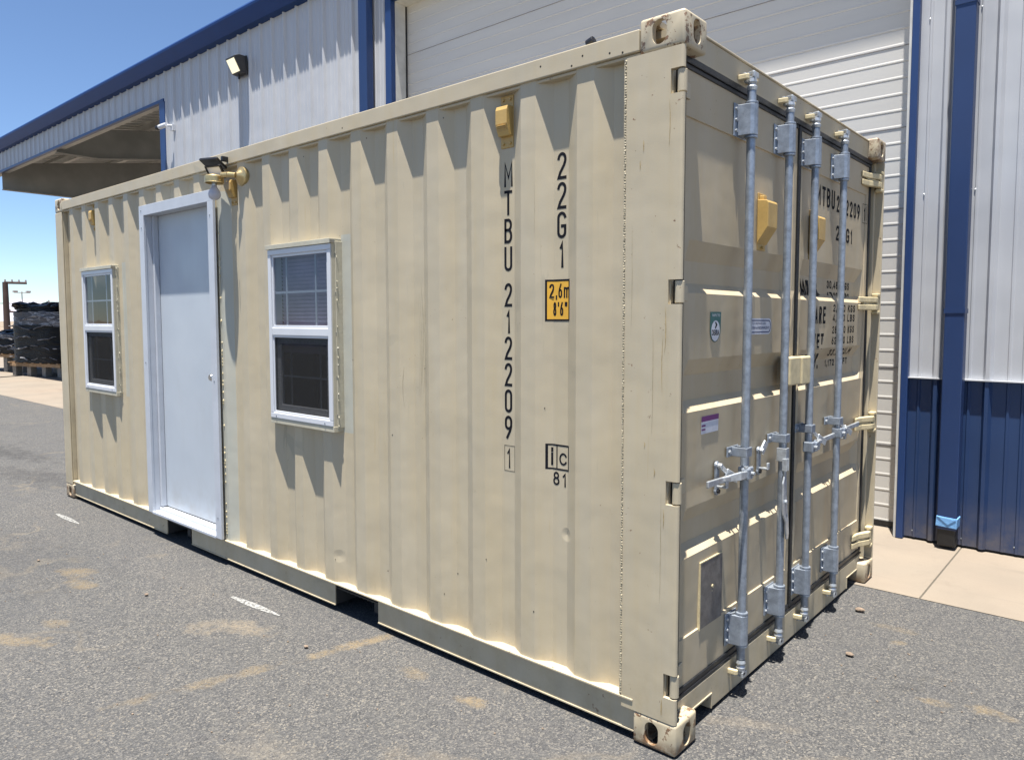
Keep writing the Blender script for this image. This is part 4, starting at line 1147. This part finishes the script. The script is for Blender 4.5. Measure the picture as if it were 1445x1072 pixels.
# eave gutter
m = MB(); m.prism([(BY - .002, 5.73), (BY - .10, 5.745), (BY - .125, 5.80), (BY - .178, 5.93), (BY - .180, 5.965), (BY - .150, 6.005), (BY - .002, 6.04)], 0, -22.85, 7.5)
obj('eave_gutter', m, 'gutter', B, bevel=.004)
# roof, purlins and rafters of the open bay
def roofz(y): return 5.92 + (y - BY) * .165
m = MB(); m.prism([(BY - .05, roofz(BY) + .05), (13.5, roofz(13.5) + .05), (13.5, roofz(13.5)), (BY - .05, roofz(BY - .05))], 0, -27, -11.5); obj('roof', m, 'deck', B)
m = MB(); m.prism([(BY - .05, roofz(BY) + .08), (13.5, roofz(13.5) + .08), (13.5, roofz(13.5) + .03), (BY - .05, roofz(BY - .05) + .03)], 0, -11.5, 7.5); obj('roof', m, 'deck', B)
dk = MB(); y = BY + .25
xx = -26.9
while xx < -11.7:                       # ribs of the deck seen from below
    dk.prism([(BY + .1, roofz(BY + .1) - .03), (13, roofz(13) - .03), (13, roofz(13) - .001), (BY + .1, roofz(BY + .1) - .001)], 0, xx, xx + .05); xx += .305
obj('deck_rib', dk, 'deck', B)['kind'] = 'stuff'
for k in range(7):
    y = BY + .55 + k * 1.45
    m = MB(); z = roofz(y); m.box(-26.9, -11.7, y, y + .06, z - .20, z - .032); m.box(-26.9, -11.7, y - .04, y, z - .20, z - .19)
    obj('purlin', m, 'purlin', B)
m = MB(); m.box(-22.7, -11.7, BY + .02, BY + .22, 5.30, 5.34); m.box(-21.2, -11.7, BY + .04, BY + .06, 5.34, 5.9); obj('eave_strut', m, 'purlin', B)
for X in (-17.2,):
    m = MB(); m.prism([(BY + .07, roofz(BY + .1) - .2), (13, roofz(13) - .2), (13, roofz(13) - .95), (BY + .9, 5.22), (BY + .07, 5.22)], 0, X, X + .012)
    m.prism([(BY + .9, 5.22), (13, roofz(13) - .95), (13, roofz(13) - .965), (BY + .9, 5.205), (BY + .07, 5.205), (BY + .07, 5.22)], 0, X - .09, X + .10)
    obj('rafter', m, 'beam', B)
m = MB(); m.prism([(BY + .07, roofz(BY + .1) - .42), (13, roofz(13) - .42), (13, 4.88), (BY + .9, 4.88), (BY + .07, 4.88)], 0, -21.2, -21.15); m.box(-21.25, -21.08, BY + .07, 13, 4.86, 4.88)
obj('gable_panel', m, 'beam', B)
m = MB()
for dz in (0, 1):
    for k in range(6):
        y = BY + 1.0 + k * 1.5
        m.tube([(-21.1, y, 5.5 + .16 * (y - BY)), (-19.4, y + .5, roofz(y + .5) - .2)], .025, 6)
obj('flange_brace', m, 'purlin', B)
m = MB(); m.box(-22.75, -22.50, BY + .0, BY + .10, 0, 5.29); obj('column', m, 'siding', B)
for yy in (9.5, 13):
    m = MB(); m.box(-21.25, -21.05, yy, yy + .2, 0, 4.86); obj('column', m, 'siding', B)
# blue trim of the open bay and of the overhead door
m = MB(); m.box(-22.75, -11.64, BY - .045, BY + .02, 5.235, 5.29); m.box(-11.80, -11.60, BY - .045, BY + .02, 0, 5.235); obj('bay_trim', m, 'trimblue', B, bevel=.004)
m = MB(); m.box(-5.76, -5.655, BY - .048, BY + .02, 0, 5.32); m.box(-.108, -.062, BY - .048, BY + .02, 0.0, 5.32); m.box(-5.655, -.108, BY - .048, BY + .02, 5.26, 5.32); obj('door_trim', m, 'trimblue', B, bevel=.004)
m = MB(); m.box(-5.675, -5.655, BY + .0201, BY + .26, 0, 5.28); m.box(-.128, -.108, BY - .03, BY + .26, 0, 5.28); m.box(-5.655, -.128, BY + .0202, BY + .26, 5.26, 5.30); obj('door_jamb', m, 'jamb', B)
# overhead door
m = MB(); y0 = BY + .205; prof = []
z = .04; nn = 0; joints = []
while z < 5.3:
    prof += [(z, 0), (z + .003, -.0020), (z + .012, -.0020), (z + .020, .0), (z + .108, .0), (z + .113, .0020)]
    z += .1165; nn += 1
    if nn % 5 == 0: joints.append(z)
prof = [(a_, b_) for a_, b_ in prof if a_ < 5.29]
m.grid(list(range(len(prof))), [-5.66, -.12], lambda i, X: (X, y0 + prof[i][1], prof[i][0]))
od = obj('overhead_door', m, 'roll', B)
tag(od, 'large white sectional overhead door')
m = MB()
for z in joints: m.box(-5.66, -.12, y0 - .0035, y0 + .004, z - .003, z + .001)
obj('panel_joint', m, 'groove', od)
m = MB(); m.box(-5.66, -.12, y0 - .01, y0 + .02, .005, .045); m.box(-5.6545, -5.647, y0 - .03, y0 - .01, 0, 5.25); obj('bottom_seal', m, 'black', od)
# downspouts
def spout(x0, x1, cut, name_lab, mat):
    t = thing('downspout', (x0, BY, 0), name_lab, 'downspout', 'blue downspouts on the building wall')
    m = MB(); m.box(x0, x1, BY - .135, BY - .034, cut, 5.76); o = obj('pipe', m, mat, t, bevel=.006)
    m = MB(); m.box(x0 - .004, x1 + .004, BY - .139, BY - .033, 3.6, 3.63); m.box(x0 - .004, x1 + .004, BY - .139, BY - .033, 1.6, 1.63); obj('strap', m, mat, t)
    return t
spout(-6.155, -6.000, .10, 'bright blue downspout left of the overhead door', 'spout')
ds = spout(.168, .286, .135, 'navy downspout with blue tape at its cut foot, right of the overhead door', 'spout')
m = MB(); m.box(.164, .290, BY - .140, BY - .030, .155, .222, Matrix.Translation((.23, 0, .19)) @ Matrix.Rotation(.05, 4, 'Y') @ Matrix.Translation((-.23, 0, -.19)))
m.prism([(.168, .225), (.285, .212), (.235, .172)], 1, BY - .1435, BY - .1405)
obj('masking_tape', m, 'tape', ds, bevel=.004)
m = MB(); m.box(.172, .282, BY - .131, BY - .038, .02, .1545); obj('pipe_elbow', m, 'black', ds, bevel=.01)
m = MB()
for X in [(-.02 + .305 * k) for k in range(9)]:
    for z in (.06, 2.42, 3.6): m.sphere((X + .012, BY - .003, z), .007, (1, .6, 1), 1)
for k in range(19):
    for z in (4.2, 5.0): m.sphere((-11.35 + .305 * k, BY - .004, z), .008, (1, .6, 1), 1)
obj('panel_screw', m, 'zinc', B, smooth=True)['kind'] = 'stuff'

# wall lamp
WL = thing('wall_pack_light', (-9.03, BY, 5.2), 'lit dark bronze flood lamp high on the white wall', 'lamp')
m = MB(); m.box(-9.145, -8.895, BY - .055, BY - .033, 5.10, 5.37); obj('back_box', m, 'bronze', WL, bevel=.005)
m = MB(); m.prism([(BY - .055, 5.36), (BY - .16, 5.36), (BY - .235, 5.325), (BY - .23, 5.305), (BY - .135, 5.125), (BY - .055, 5.115)], 0, -9.150, -8.895); obj('lamp_housing', m, 'bronze', WL, bevel=.006)
m = MB(); P0, P1 = Vector((0, BY - .228, 5.300)), Vector((0, BY - .140, 5.135)); n_ = Vector((0, -(P0.z - P1.z), (P0.y - P1.y))).normalized(); e_ = n_ * .006
q = [m.bm.verts.new((X, *(P + e_)[1:])) for X, P in ((-9.128, P0), (-8.917, P0), (-8.917, P1), (-9.128, P1))]
m.bm.faces.new(q); q2 = [m.bm.verts.new((v.co.x, v.co.y - e_.y * .8, v.co.z - e_.z * .8)) for v in q]
m.bm.faces.new(q2[::-1])
for k in range(4): m.bm.faces.new((q[k], q[(k + 1) % 4], q2[(k + 1) % 4], q2[k]))
obj('lamp_lens', m, 'lens', WL)
m = MB(); m.cyl((-9.06, BY - .08, 5.12), (-9.06, BY - .08, 5.06), .014, 10); obj('photocell', m, 'bronze', WL, smooth=True)
# camera on the wall
SC = thing('security_camera', (-11.45, BY, 4.78), 'small white bullet camera on the wall beside the open bay', 'camera')
m = MB(); m.box(-11.36, -11.28, BY - .06, BY - .002, 4.70, 4.80); m.cyl((-11.32, BY - .05, 4.78), (-11.40, BY - .12, 4.78), .02, 8); obj('camera_mount', m, 'vinyl', SC)
m = MB(); m.cyl((-11.36, BY - .12, 4.79), (-11.54, BY - .16, 4.77), .040, 16); obj('camera_body', m, 'vinyl', SC, smooth=True)
m = MB(); m.cyl((-11.54, BY - .16, 4.77), (-11.60, BY - .174, 4.763), .043, 16); obj('camera_lens', m, 'blkplastic', SC, smooth=True)
m = MB(); m.tube([(-11.32, BY - .02, 4.7), (-11.33, BY - .014, 4.3), (-11.33, BY - .012, 3.9)], .008, 6); obj('camera_cable', m, 'blkplastic', SC)

# ------------------------------------------------------------------ wrapped loads on pallets
def load(cx, cy, w_, d_, z0, z1, lab, clear, rot=0., lean=.0):
    t = thing('wrapped_pallet', (cx, cy, 0), lab, 'pallet', 'wrapped pallet loads beyond the container')
    def put(m, nm, mat, **k):
        for v in m.bm.verts:
            c_, s_ = math.cos(rot), math.sin(rot); X, Y = v.co.x, v.co.y
            v.co = (cx + X * c_ - Y * s_, cy + X * s_ + Y * c_, v.co.z)
        return obj(nm, m, mat, t, **k)
    def bag(za, zb, gx, rj, seed):
        rnd = random.Random(seed); m = MB(); n = 40; nz = 12; rows = []
        for i in range(nz + 1):
            f = i / nz; z = za + (zb - za) * f; row = []
            for k in range(n):
                a_ = 2 * PI * k / n; c_, s_ = math.cos(a_), math.sin(a_)
                e = 5.; r = 1 / ((abs(c_) ** e + abs(s_) ** e) ** (1 / e))
                r *= gx * (1 + rj * math.sin(3 * a_ + seed + 4 * f) + rnd.uniform(-rj, rj) * .8)
                row.append(m.bm.verts.new((c_ * r * w_ / 2, s_ * r * d_ / 2, z + rnd.uniform(-.02, .02))))
            rows.append(row)
        for a_, b_ in zip(rows[:-1], rows[1:]):
            for k in range(n): m.bm.faces.new((a_[k], a_[(k + 1) % n], b_[(k + 1) % n], b_[k]))
        top = m.bm.verts.new((0, 0, zb + .06))
        for k in range(n): m.bm.faces.new((rows[-1][k], rows[-1][(k + 1) % n], top))
        m.bm.faces.new(rows[0][::-1]); return m
    h = z1 - z0
    put(bag(z0, z0 + h * .62, 1.0, .012, 3.), 'wrapped_goods', 'wrap', smooth=True)
    if clear:
        put(bag(z0 + h * .60, z0 + h * .84, .985, .01, 9.), 'clear_wrap', 'wrapclear', smooth=True)
    else: put(bag(z0 + h * .60, z0 + h * .84, .99, .012, 8.), 'wrapped_goods', 'wrap', smooth=True)
    put(bag(z0 + h * .83, z1 - .10, .93, .03, 5.), 'wrapped_top', 'wrap', smooth=True)
    rnd = random.Random(int(cx * 10)); m = MB()
    for k in range(26):
        m.sphere((rnd.uniform(-.42, .42) * w_, rnd.uniform(-.42, .42) * d_, z1 - .10 + rnd.uniform(-.04, .06)), rnd.uniform(.10, .22), (1.4, 1.2, .5), 1, .25)
    put(m, 'loose_sheet', 'wrap')
    m = MB(); rnd2 = random.Random(int(cx * 7))
    for k in range(5):
        zz = z0 + h * (.08 + .17 * k) + rnd2.uniform(-.03, .03); n = 14; P = []
        for i in range(n + 1):
            X = -w_ * .5 + w_ * i / n; yb_ = -d_ / 2 * 1.03; P.append((X, yb_, zz + .05 * math.sin(i * .7 + k * 2) + rnd2.uniform(-.02, .02)))
        for p_, q_ in zip(P[:-1], P[1:]):
            if rnd2.random() < .72: m.cyl(p_, q_, rnd2.uniform(.006, .022), 5)
    put(m, 'film_fold', 'wrapclear')
    m = MB()
    for k in range(3):
        yy = -d_ / 2 + .05 + k * (d_ - .15) / 2; m.box(-w_ / 2, w_ / 2, yy, yy + .09, z0 - .11, z0 - .02)
    for k in range(7):
        xx = -w_ / 2 + k * (w_ - .1) / 6; m.box(xx, xx + .1, -d_ / 2, d_ / 2, z0 - .02, z0 + .005)
    put(m, 'pallet', 'wood')
    for k in range(4):
        for yy in (-d_ / 2 + .1, d_ / 2 - .25):
            m = MB(); xx = -w_ / 2 + .03 + k * (w_ - .25) / 3
            m.box(xx, xx + .17, yy, yy + .17, -.003, z0 - .112); put(m, 'block', 'concblock', bevel=.01)
    return t
load(-22.35, 5.0, 2.3, 1.5, .38, 2.05, 'tall black-wrapped pallet load with a clear band round its middle', True, .25)
load(-20.9, 6.35, 2.0, 1.5, .38, 1.98, 'all-black wrapped pallet load partly behind the container corner', False, .2)
load(-25.6, 4.9, 2.4, 1.5, .55, 1.25, 'low black-wrapped pallet load at the left edge of the picture', True, .3)
# red pallets stacked behind
for k, (cx, cy) in enumerate(((-24.6, 8.0), (-22.6, 8.6), (-27.5, 7.2))):
    m = MB()
    for r_ in range(3):
        for q in range(5): m.box(cx - 1.0 + q * .45, cx - .8 + q * .45, cy, cy + 1.1, r_ * .14, r_ * .14 + .10)
        m.box(cx - 1.05, cx + 1.1, cy - .02, cy + .1, r_ * .14 + .1, r_ * .14 + .14)
    tag(obj('empty_pallet', m, 'rustpal' if k != 1 else 'wood'), ('low stack of rusty red pallets behind the clear-banded load', 'stack of bare wooden pallets behind the all-black load', 'rusty red pallet stack farthest left behind the loads')[k], 'pallet', 'empty pallet stacks behind the loads')

# ------------------------------------------------------------------ utility poles
def upole(name, x, y, top, arms, lab, r=.13, slant=0.):
    t = thing(name, (x, y, 0), lab, 'pole', 'utility poles on the horizon')
    m = MB(); m.cyl((x, y, -.03), (x, y, top), r * 1.15, 10, r * .85); obj('pole_shaft', m, 'post', t, smooth=True)
    D = Vector((.2434, .97, 0)).normalized()
    for (z, a0, a1, br) in arms:
        p0 = Vector((x, y, z)) + D * a0; p1 = Vector((x, y, z)) + D * a1
        p0.z += slant; p1.z -= slant
        m = MB(); m.cyl(p0, p1, .065, 6)
        if br:
            m.cyl(p0 * .75 + p1 * .25, (x, y, z - .5), .03, 5); m.cyl(p0 * .25 + p1 * .75, (x, y, z - .5), .03, 5)
        a_ = obj('crossarm', m, 'post', t)
        m = MB()
        for f in (.05, .35, .65, .95):
            q = p0.lerp(p1, f); m.cyl(q, q + Vector((0, 0, .16)), .045, 6)
        obj('insulator', m, 'porc', a_)
    return t
upole('utility_pole', -42.4, 8.9, 3.45, [(3.42, -.05, .9, False)], 'plain dark pole at the left edge with one short arm', .14)
upole('utility_pole', -56.6, 13.9, 2.75, [(2.50, -.65, .65, False), (2.08, -1.25, 1.15, True)], 'brown utility pole with two crossarms above the wrapped load', .11, .04)
upole('utility_pole', -46.4, 12.95, 2.6, [(2.53, -1.05, 1.05, True)], 'utility pole with one long crossarm beside the container corner', .11)
m = MB(); m.cyl((-114.6, 29.2, 0), (-114.6, 29.2, 5.4), .07, 6)
t = thing('light_mast', (-114.6, 29.2, 0), 'slim far floodlight mast behind the wrapped loads', 'mast'); obj('mast_shaft', m, 'porc', t)
m = MB(); m.box(-114.8, -114.4, 28.3, 30.1, 5.2, 5.28); m.box(-114.9, -114.4, 28.2, 28.7, 5.25, 5.5); m.box(-114.9, -114.4, 29.7, 30.2, 5.25, 5.5); obj('floodlight', m, 'porc', t)
for k, (z0_, off) in enumerate(((2.62, -1.0), (2.62, 1.0), (2.55, .1))):
    D_ = Vector((.2434, .97, 0)); m = MB()
    A_ = Vector((-56.6, 13.9, 2.68)) + D_ * off * .6; B_ = Vector((-46.4, 12.95, z0_)) + D_ * off; E_ = Vector((-90, -25, 4.2)) + D_ * off
    m.tube([A_.lerp(B_, t_ / 8) - Vector((0, 0, .35 * math.sin(PI * t_ / 8))) for t_ in range(9)], .018, 4)
    m.tube([A_.lerp(E_, t_ / 8) - Vector((0, 0, .5 * math.sin(PI * t_ / 8))) for t_ in range(9)], .018, 4)
    tag(obj('power_line', m, 'post'), ('sagging power line on the near side of the crossarms', 'sagging power line on the far side of the crossarms', 'sagging power line near the middle of the crossarms')[k], 'wire', 'power lines between the utility poles')
# far mountains
m = MB(); n = 60; rnd = random.Random(4)
for i in range(n):
    pass
xs_ = []
hcur = 22.
prevs = None
for i in range(n + 1):
    a_ = math.radians(150 + 40 * i / n); R0 = 1380
    h = 20 + 14 * math.sin(i * .35 + 1) + 8 * math.sin(i * .9) + rnd.uniform(-3, 3)
    fr = Vector((R0 * math.cos(a_), R0 * math.sin(a_), -1)); tp = Vector(((R0 + 110) * math.cos(a_), (R0 + 110) * math.sin(a_), max(6, h)))
    bk2 = Vector(((R0 + 220) * math.cos(a_), (R0 + 220) * math.sin(a_), -1))
    vs = [m.bm.verts.new(q) for q in (fr, tp, bk2)]
    if prevs:
        m.bm.faces.new((prevs[0], vs[0], vs[1], prevs[1])); m.bm.faces.new((prevs[1], vs[1], vs[2], prevs[2]))
    prevs = vs
struct('mountains', m, 'mount')

# ------------------------------------------------------------------ one object per loose piece of these kinds
def split_loose(o):
    bm = bmesh.new(); bm.from_mesh(o.data); bm.verts.ensure_lookup_table()
    seen = set(); isl = []
    for v in bm.verts:
        if v.index in seen: continue
        st_, comp = [v], []
        seen.add(v.index)
        while st_:
            q = st_.pop(); comp.append(q.index)
            for e in q.link_edges:
                w_ = e.other_vert(q)
                if w_.index not in seen: seen.add(w_.index); st_.append(w_)
        isl.append(set(comp))
    bm.free()
    if len(isl) < 2: return
    src = o.data
    for k, comp in enumerate(isl):
        b2 = bmesh.new(); b2.from_mesh(src); b2.verts.ensure_lookup_table()
        bmesh.ops.delete(b2, geom=[v for v in b2.verts if v.index not in comp], context='VERTS')
        me = bpy.data.meshes.new(o.name.split('.')[0]); b2.to_mesh(me); b2.free()
        for mt in src.materials: me.materials.append(mt)
        if k == 0: first = me; continue
        c = o.copy(); c.data = me; COL.objects.link(c)
    o.data = first
for o in list(scene.objects):
    if o.type == 'MESH' and o.name.split('.')[0] in ('bolt', 'strap', 'pocket_lip', 'crossmember', 'flange_brace', 'cam_keeper', 'forklift_pocket', 'rod_collar', 'wall_lining'): split_loose(o)
